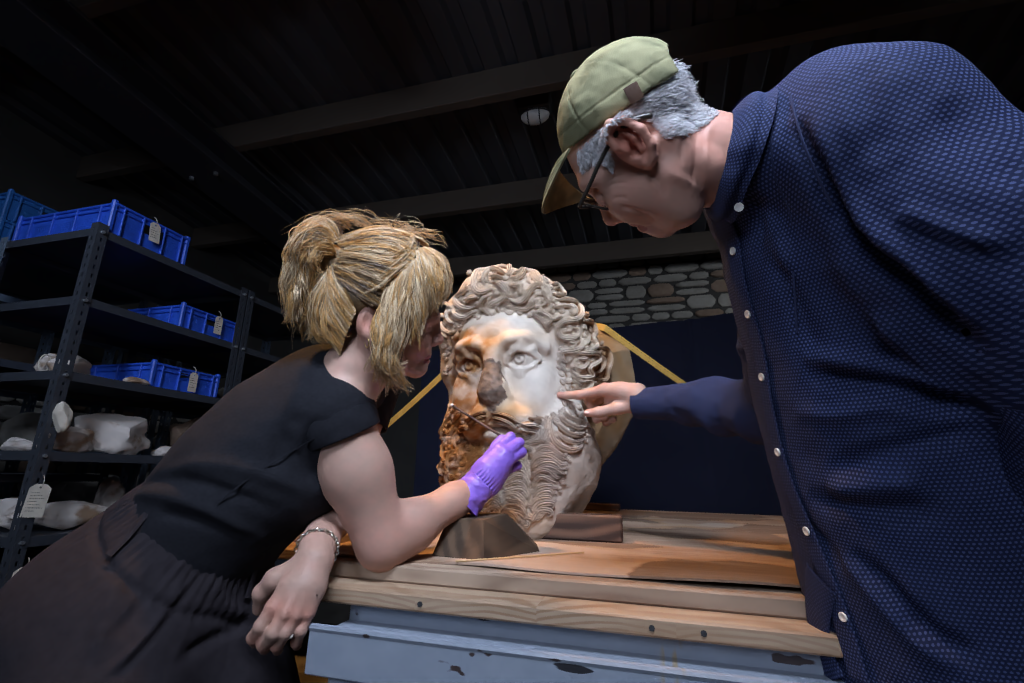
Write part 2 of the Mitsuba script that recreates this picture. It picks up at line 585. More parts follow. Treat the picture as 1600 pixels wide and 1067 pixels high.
scene['mat_lamp_face'] = {'type': 'twosided', 'bsdf': {'type': 'diffuse', 'reflectance': rgb(.7, .7, .7)}}
scene['mat_black_metal'] = principled((0.03, 0.03, 0.033), 0.45, 0.0, 0.5)
scene['mat_roof'] = principled(proc(roof_fn), 0.55, 0.0, 0.4)
scene['mat_purlin'] = principled((0.095, 0.075, 0.060), 0.55)
scene['mat_beam'] = principled((0.028, 0.028, 0.034), 0.5)
scene['mat_mortar'] = principled((0.06, 0.056, 0.052), 0.95, spec=0.1)
scene['mat_stone'] = principled(proc(stone_fn), 0.9, spec=0.2)
scene['mat_stone_warm'] = principled(proc(stone_warm_fn), 0.9, spec=0.2)
scene['mat_marble_frag'] = principled(proc(marble_frag_fn), 0.75, spec=0.3)
scene['mat_floor'] = principled((0.06, 0.055, 0.05), 0.9, spec=0.2)
scene['mat_wall'] = principled((0.07, 0.068, 0.065), 0.95, spec=0.1)
scene['mat_rack'] = principled((0.055, 0.062, 0.078), 0.42, 0.35, 0.5)
scene['mat_rack_blue'] = principled((0.13, 0.17, 0.23), 0.45, 0.2, 0.5)
scene['mat_bolt'] = principled((0.45, 0.47, 0.5), 0.35, 0.8)
scene['mat_crate'] = principled(proc(crate_fn((0.022, 0.085, 0.52))), 0.42, 0.0, 0.45)
scene['mat_crate_teal'] = principled(proc(crate_fn((0.018, 0.095, 0.30))), 0.42, 0.0, 0.45)
scene['mat_crate_dark'] = principled((0.01, 0.022, 0.07), 0.45)
scene['mat_tag'] = principled(proc(tag_fn), 0.9, spec=0.1)
scene['mat_ink'] = principled((0.10, 0.085, 0.08), 0.9, spec=0.1)
scene['mat_cloth'] = principled(proc(cloth_fn), 0.95, spec=0.1)
scene['mat_ply'] = principled(proc(ply_fn), 0.55, spec=0.35)
scene['mat_board'] = principled(proc(wood_fn((0.36, 0.265, 0.195), (0.23, 0.155, 0.11))), 0.65, spec=0.3)
scene['mat_pine'] = principled(proc(pine_fn), 0.65, spec=0.3)
scene['mat_old_wood'] = principled(proc(wood_fn((0.16, 0.085, 0.055), (0.045, 0.024, 0.018), freq=60)), 0.6, spec=0.3)
scene['mat_dark_wood'] = principled(proc(wood_fn((0.105, 0.066, 0.042), (0.05, 0.032, 0.022), (0, 1, 0))), 0.75, spec=0.25)
scene['mat_grey_wood'] = principled(proc(wood_fn((0.20, 0.165, 0.14), (0.10, 0.075, 0.06), (0, 1, 0))), 0.8, spec=0.25)
scene['mat_skewer'] = principled((0.55, 0.38, 0.20), 0.6)
scene['mat_steel'] = principled(proc(steel_fn), 0.42, 0.0, 0.5)
scene['mat_lens'] = principled((0.62, 0.62, 0.60), 0.3)
scene['mat_under_stone'] = principled(proc(wood_fn((0.085, 0.078, 0.058), (0.045, 0.038, 0.027), (0, 0, 1), freq=9)), 0.9)
def micro(f, a, oct=2):
    return proc(lambda p, n, uv: fbm(p.x * f, p.y * f, p.z * f, oct) * a, eps=5e-4)


scene['mat_marble'] = principled({'type': 'mesh_attribute', 'name': 'vertex_color'}, 0.62, spec=0.35, bump=micro(260, 1.0, 3), bscale=0.0008)
scene['mat_strap'] = principled(proc(lambda p, n, uv: mix((0.55, 0.31, 0.06), (0.80, 0.52, 0.13), fbm(p.x * 40, p.y * 40, p.z * 40, 2))), 0.6)
# ------------------------------------------------------------------ the room
def roof_z(y, off=0.0):
    return 3.45 - 0.09 * y - off


struct('floor', rbox([-4.2, -3.2, -0.1], [3.2, 4.7, 0.0], .001), 'mat_floor')
struct('wall_right', rbox([3.0, -3.0, 0], [3.2, 4.5, 3.9], .001), 'mat_wall')
struct('wall_front', rbox([-4.2, -3.2, 0], [3.2, -3.0, 3.9], .001), 'mat_wall')
ceil = 'ceiling'
labels[ceil] = {'kind': 'structure'}

prof = [(0.0, 0.0), (0.075, 0.0), (0.095, 0.038), (0.155, 0.038), (0.175, 0.0)]
for k in range(7):
    xs, zs = [], []
    for j in range(5):
        for a, b in prof:
            xs.append(-4.0 + k * 1.0 + j * 0.2 + a)
            zs.append(b)
    xs.append(-4.0 + k + 1.0 + 0.0)
    zs.append(0.0)
    P = np.zeros((len(xs), 2, 3))
    P[:, :, 0] = np.array(xs)[:, None]
    for c, y in enumerate((-3.0, 4.5)):
        P[:, c, 1] = y
        P[:, c, 2] = roof_z(y) + np.array(zs)
    part(ceil, 'roof_sheet', sheet(P, 0.004), 'mat_roof', smooth=False)
for y in (-1.7, -0.73, 0.24, 1.2, 2.15, 3.12, 4.1):
    z = roof_z(y)
    m = cat([bar([-4, y, z - .09], [3, y, z - .09], .008, .18), bar([-4, y + .03, z - .176], [3, y + .03, z - .176], .06, .008), bar([-4, y + .03, z - .006], [3, y + .03, z - .006], .06, .008)])
    part(ceil, 'purlin', m, 'mat_purlin', smooth=False)
for x in (-2.73, 2.1):
    ms = []
    for zo, w, h in ((.19, .34, .02), (.28, .02, .19), (.37, .34, .02)):
        ms.append(bar([x, -3, roof_z(-3, zo)], [x, 4.5, roof_z(4.5, zo)], w, h))
    part(ceil, 'main_beam', cat(ms), 'mat_beam', smooth=False)
    for y in (2.15, 3.12):
        for s in (-1, 1):
            q = trimesh.creation.cylinder(.014, .02, sections=6)
            q.apply_translation([x + s * .1, y - .03, roof_z(y, .39)])
            part(ceil + '__main_beam' + ('' if x < 0 else '_001'), 'bolt', q, 'mat_bolt')

# bulkhead lamp under the roof
lamp_c = np.array([-0.60, 2.42, roof_z(2.4) - .09])
lampx, lampy = np.array([1., 0, 0]), unit([0, 1, -.09])
t = thing('bulkhead_lamp', 'unlit oval white bulkhead lamp with wire guard under the dark roof', 'ceiling lamp')
b = trimesh.creation.icosphere(3)
b.apply_scale([.088, .052, .06])
b.apply_translation([0, 0, -.02])
part(t, 'lens', put(b, lamp_c, lampx, lampy, np.cross(lampx, lampy)), 'mat_lens', smooth=True)
part(t, 'backplate', put(rbox([-.1, -.06, -.012], [.1, .06, .095], .01), lamp_c, lampx, lampy, np.cross(lampx, lampy)), 'mat_black_metal')
for q in (-.035, .035):
    a = np.linspace(0, np.pi, 14)
    part(t, 'guard_wire', put(tube(np.stack([q + 0 * a, .056 * np.cos(a), -0.02 - .066 * np.sin(a)], 1), .0035, 6), lamp_c, lampx, lampy, np.cross(lampx, lampy)), 'mat_black_metal')
a = np.linspace(0, 2 * np.pi, 30)[:-1]
part(t, 'guard_ring', put(tube(np.stack([.092 * np.cos(a), .056 * np.sin(a), -.024 + 0 * a], 1), .004, 6, closed=True), lamp_c, lampx, lampy, np.cross(lampx, lampy)), 'mat_black_metal')


def stone_wall(name, corner, ux, un, L, z0, z1, full_L, full_z, seed, band=None):
    """A wall of rough courses: a mortar slab and one mesh for every stone within the seen stretch."""
    rg = np.random.default_rng(seed)
    corner, ux, un = np.array(corner, float), np.array(ux, float), np.array(un, float)
    a, b = corner + ux * full_L[0] - un * .2, corner + ux * full_L[1]
    lo, hi = np.minimum(a, b), np.maximum(a, b)
    struct(name, rbox([lo[0], lo[1], 0], [hi[0], hi[1], full_z], .001), 'mat_mortar')
    z = z0
    while z < z1:
        hgt = rg.uniform(.075, .15)
        s = L[0] - rg.uniform(0, .1)
        while s < L[1]:
            w = rg.uniform(.14, .36)
            split = hgt > .12 and rg.random() < .4
            for zz, hh in ([(z, hgt * .5), (z + hgt * .5, hgt * .5)] if split else [(z, hgt)]):
                d = rg.uniform(.008, .035)
                g = .007
                pts = []
                for i in range(10):
                    an = (i + .5) * 2 * np.pi / 10
                    c, q = np.cos(an), np.sin(an)
                    e = (abs(c) ** 5 + abs(q) ** 5) ** -.2
                    for f, dep in ((1.0, 0), (.96, d * .6), (.74, d)):
                        r = e * f * (1 + rg.uniform(-.05, .05))
                        u_ = w / 2 + (w / 2 - g) * np.clip(c * r, -1.02, 1.02)
                        v_ = hh / 2 + (hh / 2 - g) * np.clip(q * r, -1.02, 1.02)
                        pts.append(corner + ux * (s + u_) + np.array([0, 0, 1.]) * (zz + v_) + un * (dep - (.01 if dep == 0 else 0)))
                m = trimesh.convex.convex_hull(np.array(pts))
                part(name, 'stone', m, 'mat_stone_warm' if rg.random() < .28 else 'mat_stone', smooth=35)
            s += w
        z += hgt


stone_wall('wall_back', [0, 4.5, 0], [1, 0, 0], [0, -1, 0], (-1.9, 1.35), 1.9, 3.03, (-4.2, 3.2), 3.9, 5)
stone_wall('wall_left', [-4.0, 0, 0], [0, 1, 0], [1, 0, 0], (1.7, 4.4), 0.75, 1.75, (-3.2, 4.7), 3.9, 8)

# ------------------------------------------------------------------ backdrop cloth
t = thing('backdrop_cloth', 'large dark navy cloth hung behind the table as a backdrop', 'cloth')
xs = np.linspace(-1.35, 1.7, 120)
zs = np.linspace(0, 1, 50)
X, V = np.meshgrid(xs, zs, indexing='ij')
top = 1.852 + 0.07 * X - .012 * np.exp(-((X - .2) / .09) ** 2)
Y = 2.66 - .012 * np.sin(X * 5 + .6) * (1.2 - V) - .022 * np.exp(-((X - .2 - .1 * (1 - V)) / (.02 + .05 * (1 - V))) ** 2) * (0.3 + V) + .01 * np.sin(X * 13 + V * 2) * (1 - V)
part(t, 'cloth', sheet(np.stack([X, Y, .004 + V * top], -1), .004), 'mat_cloth', smooth=60)
part(t, 'hanging_rope', tube([[-4.0, 2.67, 1.852 - .28], [-1.4, 2.67, 1.852 - .098], [.2, 2.67, 1.854], [1.7, 2.67, 1.966], [3.0, 2.67, 2.05]], .004, 6), 'mat_black_metal')


# ------------------------------------------------------------------ racks of slotted angle
def flange(width, height):
    hol = [shapely.box(width * .42, z, width * .62, z + .017) for z in np.arange(.02, height - .03, .04)]
    g = shapely.Polygon([(0, 0), (width, 0), (width, height), (0, height)], [list(h.exterior.coords)[:-1] for h in hol])
    return trimesh.creation.extrude_polygon(g, .003, engine='earcut')


FL = {}


def angle_post(x, y, sx, sy, h, w=.042):
    """An L-shaped slotted post: its corner at (x, y), flanges reaching to sx and sy."""
    if h not in FL:
        FL[h] = flange(w, h)
    f = FL[h]
    a = put(f, [x, y, 0], np.array([sx, 0, 0.]), np.array([0, 0, 1.]), np.array([0, sy, 0.]))
    b = put(f, [x, y, 0], np.array([0, sy, 0.]), np.array([0, 0, 1.]), np.array([sx, 0, 0.]))
    return cat([a, b])


LEVELS = [2.0, 1.70, 1.397, 1.094, 0.795, 0.49, 0.19]


def rack(x0, x1, y0, y1, levels, label, h=2.02, mat='mat_rack', left_post=True):
    t = thing('storage_rack', label, 'shelving')
    for x, sx in ((x1, -1), (x0, 1)):
        for y, sy in ((y0, 1), (y1, -1)):
            part(t, 'post', angle_post(x, y, sx, sy, h), mat if x == x1 else 'mat_rack_blue', smooth=False)
    for z in levels:
        i = .004
        m = [rbox([x0 + i, y0 + i, z - .006], [x1 - i, y1 - i, z - .001], .001)]
        m += [rbox([x0 + i, y0 + i, z - .036], [x1 - i, y0 + i + .002, z - .002], .0005), rbox([x0 + i, y1 - i - .002, z - .036], [x1 - i, y1 - i, z - .002], .0005)]
        m += [rbox([x1 - i - .002, y0 + i, z - .036], [x1 - i, y1 - i, z - .002], .0005), rbox([x0 + i, y0 + i, z - .036], [x0 + i + .002, y1 - i, z - .002], .0005)]
        s = part(t, 'shelf_panel', cat(m), mat, smooth=False)
        for yy in (y0 + .02, y1 - .02):
            q = trimesh.creation.cylinder(.007, .012, sections=6)
            q.apply_transform(trimesh.transformations.rotation_matrix(np.pi / 2, [0, 1, 0]))
            q.apply_translation([x1 + .004, yy, z - .018])
            part(s, 'bolt', q, 'mat_bolt', smooth=False)
    return t


rack(-2.77, -2.17, 1.285, 2.08, LEVELS, 'dark slotted-angle storage rack holding the blue crates, nearest to the left edge')
rack(-2.77, -2.17, 2.09, 2.90, LEVELS, 'dark slotted-angle storage rack standing behind the first one, beside the woman')
rack(-3.60, -3.05, 1.30, 2.40, [1.85, 1.45, 1.12, 0.80, 0.45], 'second row rack with blue-grey posts, seen through the front shelves', 1.9, 'mat_rack_blue')
rack(-3.60, -3.05, 2.45, 3.55, [1.85, 1.45, 1.12, 0.80, 0.45], 'second row rack with blue-grey posts, farther back in the dark', 1.9, 'mat_rack_blue')


def crate(x1, y0, z, label, L=.60, Wd=.365, H=.13, mat='mat_crate', group='blue plastic crates on the racks'):
    """A ribbed stacking crate, its end towards +x; (x1, y0, z) is its near lower front corner."""
    t = thing('plastic_crate', label, 'crate', group)
    x0, y1 = x1 - L, y0 + Wd
    th = .004
    body = [rbox([x0 + .01, y0 + .01, z], [x1 - .01, y1 - .01, z + .006], .001)]
    walls = []
    for lo, hi in (([x0 + .008, y0 + .008, z], [x1 - .008, y0 + .008 + th, z + H]), ([x0 + .008, y1 - .008 - th, z], [x1 - .008, y1 - .008, z + H]),
                   ([x0 + .008, y0 + .008, z], [x0 + .008 + th, y1 - .008, z + H])):
        body.append(rbox(lo, hi, .001))
    # front end with a hand hole
    ym = (y0 + y1) / 2
    xf = x1 - .008
    for lo, hi in (([xf - th, y0 + .008, z], [xf, y1 - .008, z + H * .5]), ([xf - th, y0 + .008, z + H * .5], [xf, ym - .055, z + H]),
                   ([xf - th, ym + .055, z + H * .5], [xf, y1 - .008, z + H]), ([xf - th, ym - .055, z + H * .8], [xf, ym + .055, z + H])):
        body.append(rbox(lo, hi, .0008))
    part(t, 'body', cat(body), mat, smooth=False)
    rim = [bar([x0, y0 + .006, z + H - .006], [x1, y0 + .006, z + H - .006], .014, .012), bar([x0, y1 - .006, z + H - .006], [x1, y1 - .006, z + H - .006], .014, .012),
           bar([x0 + .006, y0, z + H - .006], [x0 + .006, y1, z + H - .006], .014, .012), bar([x1 - .006, y0, z + H - .006], [x1 - .006, y1, z + H - .006], .014, .012)]
    zb = z + H - .032
    rim += [bar([x0, y0 + .004, zb], [x1, y0 + .004, zb], .009, .005), bar([x1 - .004, y0, zb], [x1 - .004, y1, zb], .009, .005)]
    part(t, 'rim', cat(rim), mat, smooth=False)
    for yy in (y0 + .007, y1 - .007):
        for xx in (x0 + .007, x1 - .007):
            q = rbox([xx - .014 + (.007 if xx < x1 - .1 else -.007) * 0, yy - .014, z + .002], [xx + .007, yy + .007, z + H + .012], .005)
            part(t, 'corner_post', q, mat, smooth=False)
    for f in (.12, .36, .64, .88):
        yy = y0 + f * Wd
        part(t, 'rib', rbox([x1 - .009, yy - .0035, z + .004], [x1 + .002, yy + .0035, z + H - .004], .001), mat, smooth=False)
    for f in (.14, .38, .62, .86):
        xx = x0 + f * L
        part(t, 'rib', rbox([xx - .0035, y0 - .002, z + .004], [xx + .0035, y0 + .009, z + H - .004], .001), mat, smooth=False)
    # fine raised mesh in the panels between the ribs
    wires = []
    for q in np.linspace(.15, .60, 7):
        wires.append(bar([x1 - .0085, y0 + .05, z + H * q], [x1 - .0085, ym - .06, z + H * q], .004, .0016, ch=.0004))
        wires.append(bar([x1 - .0085, ym + .06, z + H * q], [x1 - .0085, y1 - .05, z + H * q], .004, .0016, ch=.0004))
        wires.append(bar([x0 + .05, y0 + .0085, z + H * q], [x1 - .05, y0 + .0085, z + H * q], .004, .0016, ch=.0004))
    part(t, 'mesh_panel', cat(wires), mat, smooth=False)
    return t


crate(-2.185, 1.335, 2.0, 'bright blue plastic crate with a tag on the top shelf, beside the corner post', H=.145)
crate(-2.195, 1.745, 1.70, 'blue plastic crate with a tag on the second shelf down', H=.12)
crate(-2.20, 1.665, 1.397, 'blue plastic crate with a tag on the third shelf down', H=.115)
crate(-2.88, 1.32, 2.0, 'greenish blue crate at the upper left corner, lower one of its stack', mat='mat_crate_teal', H=.15, L=.6)
crate(-2.88, 1.32, 2.155, 'greenish blue crate at the upper left corner, stacked on top of another crate', mat='mat_crate_teal', H=.14, L=.6)
crate(-2.80, 1.72, 1.397, 'small dark blue crate at the back of the third shelf, far left', mat='mat_crate_dark', H=.11, L=.3, Wd=.25)
# a top board for the stack of crates that stands beside the rack
t = rack(-3.55, -2.80, 1.285, 2.0, [2.0, 1.5, 1.0, .5], 'dark rack end at the left edge of the picture, under the stacked crates', 2.0)


def tag(c, nx, up, w, h, label, lines=5, string=True, bend=0.0):
    """A cardboard luggage tag with faint written lines."""
    t = thing('paper_tag', label, 'tag')
    z = unit(nx)
    y = unit(np.asarray(up, float) - (np.asarray(up, float) @ z) * z)
    x = np.cross(y, z)
    g = shapely.Polygon([(-w / 2, -h / 2), (w / 2, -h / 2), (w / 2, h / 2 - w * .25), (w / 4, h / 2), (-w / 4, h / 2), (-w / 2, h / 2 - w * .25)], [[(.004 * np.cos(q), h / 2 - .012 + .004 * np.sin(q)) for q in np.arange(8) * np.pi / 4]])
    m = trimesh.creation.extrude_polygon(g, .0012, engine='earcut')
    part(t, 'card', put(m, c, x, y, z), 'mat_tag', smooth=False)
    ms = []
    for i in range(lines):
        yy = h / 2 - .03 - i * (h - .04) / lines
        ms.append(rbox([-w * .38, yy, .0012], [w * (.2 + .18 * ((i * 7) % 3 - 1)), yy + .0016, .0016], .0001))
    if ms:
        part(t, 'written_line', put(cat(ms), c, x, y, z), 'mat_ink', smooth=False)
    if string:
        p = np.array([[0, h / 2 - .012, .002], [.003, h / 2 + .008, .003], [0, h / 2 + .025, -.004], [-.002, h / 2 + .03, -.012]])
        part(t, 'string', tube(np.asarray(c) + p @ np.array([x, y, z]), .0012, 5, n=12), 'mat_tag')
    return t


tag([-2.176, 1.515, 2.088], [1, 0, .06], [0, -.06, 1], .05, .095, 'beige cardboard tag tied to the crate on the top shelf')
tag([-2.186, 1.945, 1.770], [1, 0, 0], [0, 0, 1], .045, .095, 'beige cardboard tag tied to the crate on the second shelf')
tag([-2.190, 1.865, 1.452], [1, 0, 0], [0, 0, 1], .045, .095, 'beige cardboard tag tied to the crate on the third shelf')
tag(atX(57, 782, -2.155), [1, -.5, -.1], [.12, 0, 1], .06, .115, 'pale tag with written lines on the corner post, above the lowest stones', 7)
tag(atX(32, 915, -2.15), [1, -.5, -.1], [.12, 0, 1], .06, .12, 'pale tag with written lines low on the corner post, at the left edge', 7)
k = single('paper_wrap', 'crumpled pinkish paper wrapped round the corner post', 'paper', None or (lambda m: m)(rock([.035, .03, .062], 31, .4, 3)), 'mat_tag', smooth=30)
scene[k]['to_world'] = T().translate((atX(97, 652, -2.15)).tolist())


def fragment(px, py, X, r, seed, label, sink=None, group=None, mat='mat_marble_frag', rot=0.0, z=None, amp=.35, cat_='stone fragment', name='stone_fragment', facets=7):
    """A broken piece of marble lying on a shelf at the given pixel on the plane X."""
    m = rock([1, 1, 1], seed, amp, 3, 2.4, facets)
    v = np.asarray(m.vertices) * r
    c, s = np.cos(rot), np.sin(rot)
    v = v @ np.array([[c, s, 0], [-s, c, 0], [0, 0, 1.]])
    p = atX(px, py, X)
    zz = p[2] if z is None else z - v[:, 2].min() - .004
    m.vertices = v + [p[0], p[1], zz]
    return single(name, label, cat_, m, mat, smooth=28, group=group)


fragment(182, 682, -2.34, [.13, .17, .115], 3, 'big whitish broken marble fragment on the fourth shelf', z=1.094, amp=.5, facets=9)
fragment(118, 690, -2.27, [.05, .14, .05], 12, 'long brown-stained stone on the fourth shelf, by the corner post', z=1.094, rot=.3)
fragment(258, 697, -2.33, [.06, .07, .03], 7, 'small flat pale stone on the fourth shelf, beside the big fragment', z=1.094)
fragment(30, 690, -2.50, [.10, .05, .03], 15, 'flat brown stone at the left end of the fourth shelf', z=1.094)
fragment(105, 800, -2.32, [.07, .19, .06], 21, 'long bone-shaped pale stone on the fifth shelf', z=.795, rot=-.1, amp=.25, facets=4)
fragment(18, 800, -2.45, [.14, .08, .065], 23, 'rounded grey stone on the fifth shelf at the left edge', z=.795, amp=.2)
fragment(172, 775, -2.50, [.06, .06, .13], 25, 'upright dark stone standing behind the bone-shaped one', z=.795)
fragment(62, 900, -2.42, [.07, .13, .08], 27, 'heap-shaped broken stone on the sixth shelf', z=.49)
fragment(115, 895, -2.55, [.08, .10, .12], 29, 'tilted brown stone slab on the sixth shelf behind another', z=.49)
fragment(112, 565, -2.30, [.06, .075, .05], 33, 'brownish stone on the third shelf behind the corner post', z=1.397)
fragment(78, 566, -2.45, [.06, .05, .055], 35, 'pale stone tied with white string on the third shelf', z=1.397)
fragment(215, 592, -2.215, [.03, .055, .022], 37, 'thin pinkish stone flake at the front edge of the third shelf', z=1.397)
fragment(300, 690, -2.45, [.10, .16, .11], 39, 'large dark stone at the back of the fourth shelf, near the woman', z=1.094, mat='mat_stone_warm')
for i, (px, py, zz, r) in enumerate([(55, 645, 1.12, (.16, .13, .12)), (180, 640, 1.12, (.14, .2, .1)), (320, 645, 1.12, (.15, .2, .1)), (150, 740, .80, (.12, .2, .1)), (245, 735, .80, (.13, .2, .12))]):
    fragment(px, py, -3.3, r, 50 + i, ['pale rubble stone seen between the posts at the left edge', 'pale rubble stone seen just above the big marble fragment', 'pale rubble stone in the back row, close to the woman', 'grey stone in the back row under the big marble fragment', 'grey stone in the back row, beside the woman\'s back'][i], z=zz, mat='mat_stone')
st = scene_string = single('white_string', 'loop of white string round a pale stone on the third shelf', 'string', tube(atX(70, 567, -2.38) + np.array([[0, .02 * np.cos(a), .035 * np.sin(a)] for a in np.linspace(0, 6.2, 24)]), .003, 6, closed=True), 'mat_tag')

# ------------------------------------------------------------------ the table
tb = thing('work_table', 'heavy wooden table top on a blue-grey steel frame, carrying the marble head', 'table')
xs = np.linspace(-.66, .86, 150)
ys = np.linspace(0, 1, 60)
X, V = np.meshgrid(xs, ys, indexing='ij')
front = .852 - .006 * np.sin(X * 7 + 1) - .004 * np.sin(X * 23)
Yp = front + V * (2.50 - front)
lift = np.exp(-V * 26)
Z = .8965 + lift * (.0035 + .0035 * np.sin(X * 5.2 + .4) + .002 * np.sin(X * 17)) 
part(tb, 'plywood_sheet', sheet(np.stack([X, Yp, Z], -1), .0035), 'mat_ply', smooth=50)
yy = [.818, 1.15, 1.50, 1.85, 2.20, 2.53]
for i in range(5):
    part(tb, 'upper_plank', rbox([-1.42 if i else -.64, yy[i] + (.002 if i else 0), .868], [.84, yy[i + 1], .894], .003), 'mat_board', smooth=False)
for i, (a, b) in enumerate(((.757, 1.05), (1.052, 1.4), (1.402, 1.8), (1.802, 2.2), (2.202, 2.52))):
    part(tb, 'lower_plank', rbox([-1.43 + .01 * i if i else -.65, a, .843], [.80, b, .8675], .003), 'mat_pine', smooth=False)
nails = []
for x in (-.36, -.02, .045):
    q = trimesh.creation.cylinder(.004, .003, sections=8)
    q.apply_transform(trimesh.transformations.rotation_matrix(np.pi / 2, [1, 0, 0]))
    q.apply_translation([x, .7565, .855])
    part(tb, 'nail', q, 'mat_black_metal', smooth=False)
# the channel beam of the frame
def channel(y0, y1, z0, z1, t=.006, xl=-.505):
    return cat([rbox([xl, y0, z0], [.72, y0 + t, z1], .002), rbox([xl, y0, z0], [.72, y1, z0 + t], .002), rbox([xl, y1 - t, z0], [.72, y1, z1 + .022], .002), rbox([xl, y0 + .002, z1 - .020], [.72, y1, z1 - .014], .002)])
part(tb, 'front_beam', channel(.692, .80, .765, .826), 'mat_steel', smooth=False)
part(tb, 'front_beam_lip', cat([tube([[-.505, .695, .826], [.72, .695, .826]], .0055, 8)]), 'mat_steel')
part(tb, 'rear_beam', channel(2.3, 2.4, .765, .826, xl=-1.4), 'mat_steel', smooth=False)
for x in (-.44, .1, .66):
    part(tb, 'cross_beam', rbox([x - .04, .78, .772], [x + .04, 2.32, .800], .003), 'mat_steel', smooth=False)
for x in (-.445, .68):
    for y in (.735, 2.35):
        part(tb, 'leg', rbox([x - .03, y - .03, 0.0], [x + .03, y + .03, .768], .004), 'mat_steel', smooth=False)

# things under the table
def lump(name, label, cat_, lo, hi, mat, seed):
    m = rbox(lo, hi, .03).subdivide().subdivide().subdivide().subdivide()
    v = np.asarray(m.vertices)
    c = (np.array(lo) + hi) / 2
    m.vertices = v + unit(v - c) * (.05 * (meshkit.fbm(v * 7 + seed, 3) - .5))[:, None]
    m.vertices[:, 2] = np.maximum(m.vertices[:, 2], .003)
    return single(name, label, cat_, m, mat, smooth=40)
lump('stone_block', 'yellowish rough stone block under the table by the woman', 'stone block', [-.95, .98, 0], [-.50, 1.35, .64], 'mat_under_stone', 3)
lump('stone_drum', 'grey stone drum in the dark under the table', 'stone block', [-.36, .95, 0], [-.12, 1.25, .74], 'mat_stone', 9)

a = atY(1288, 1030, .74)
single('timber_prop', 'brown upright timber under the table edge, beside the tail of the blue shirt', 'timber', rbox([a[0], .735, 0], [a[0] + .05, .79, .764], .004), 'mat_board', smooth=False)
# wooden pieces on the sheet
TOPZ = .8985
def wedge(lo, hi, top, label, mat, name='wood_wedge', cat_='wood wedge', rz=0.0):
    lo, hi, top = map(np.array, (lo, hi, top))
    pts = [[lo[0], lo[1], 0], [hi[0], lo[1], 0], [hi[0], hi[1], 0], [lo[0], hi[1], 0]] + [list(q) for q in top]
    m = trimesh.convex.convex_hull(np.array(pts, float))
    return m
pA = atZ(675, 868, TOPZ); pB = atZ(756, 876, TOPZ); pC = atZ(800, 862, TOPZ)
ptop = np.array([pA[0] + .035, pA[1] + .05, TOPZ + .062])
m = trimesh.convex.convex_hull(np.array([pA, pB, [pC[0] + .05, pC[1] + .03, TOPZ], [pC[0] + .02, pC[1] + .13, TOPZ], [pA[0] + .01, pA[1] + .16, TOPZ], [pA[0] + .016, pA[1] + .03, TOPZ + .066], [pB[0] - .014, pB[1] + .03, TOPZ + .066], [pB[0] + .0, pB[1] + .14, TOPZ + .07], [pA[0] + .03, pA[1] + .14, TOPZ + .07]]))
single('wood_wedge', 'dark rough wooden wedge under the left side of the beard', 'wood wedge', m, 'mat_dark_wood', smooth=False)
a = atZ(973, 849, TOPZ)
q = rbox([-.36, -.0, 0], [0, .055, .060], .004)
single('timber_block', 'reddish brown timber lying on the table under the right side of the head', 'timber', put(q, a, unit([1, .04, 0]), unit([-.04, 1, 0]), np.array([0, 0, 1.])), 'mat_old_wood', smooth=False)
a = atZ(905, 812, TOPZ)
single('timber_block', 'short grey timber block standing behind the reddish timber', 'timber', rbox([a[0] - .12, a[1], TOPZ], [a[0], a[1] + .09, TOPZ + .075], .004), 'mat_grey_wood', smooth=False)
a = atZ(935, 803, TOPZ)
single('timber_block', 'low brown timber batten far back on the table, at the edge of the cloth', 'timber', rbox([a[0] - .1, a[1] + .2, TOPZ], [a[0] + .07, a[1] + .26, TOPZ + .03], .004), 'mat_old_wood', smooth=False)
single('wooden_skewer', 'thin pale wooden skewer lying on the plywood in front of the head', 'skewer', tube([atZ(712, 877, TOPZ + .003), atZ(912, 863, TOPZ + .003)], .0016, 6), 'mat_skewer')

# unseen lamps hung from the roof; the fill, rack and wall ones are added
for lab, *rest in LIGHTS:
    flood('work_light', lab, *[np.asarray(r, float) if isinstance(r, tuple) else r for r in rest])
# ------------------------------------------------------------------ the colossal marble head
HO = np.array([-0.406, 1.222, 1.334])
HR, HF, HU = np.array([0.9955, -0.035, 0.081]), np.array([-0.02, -0.984, -0.176]), np.array([-0.086, -0.174, 0.981])
HR = unit(HR)
HF = unit(HF - (HF @ HR) * HR)
HU = -np.cross(HR, HF) if np.cross(HR, HF)[2] < 0 else np.cross(HR, HF)
HM = np.stack([HR, HF, HU])            # local = HM @ (world - HO)


def h_world(m):
    m.vertices = HO + np.asarray(m.vertices) @ HM
    if np.linalg.det(HM) < 0:
        m.faces = m.faces[:, ::-1]
    return m


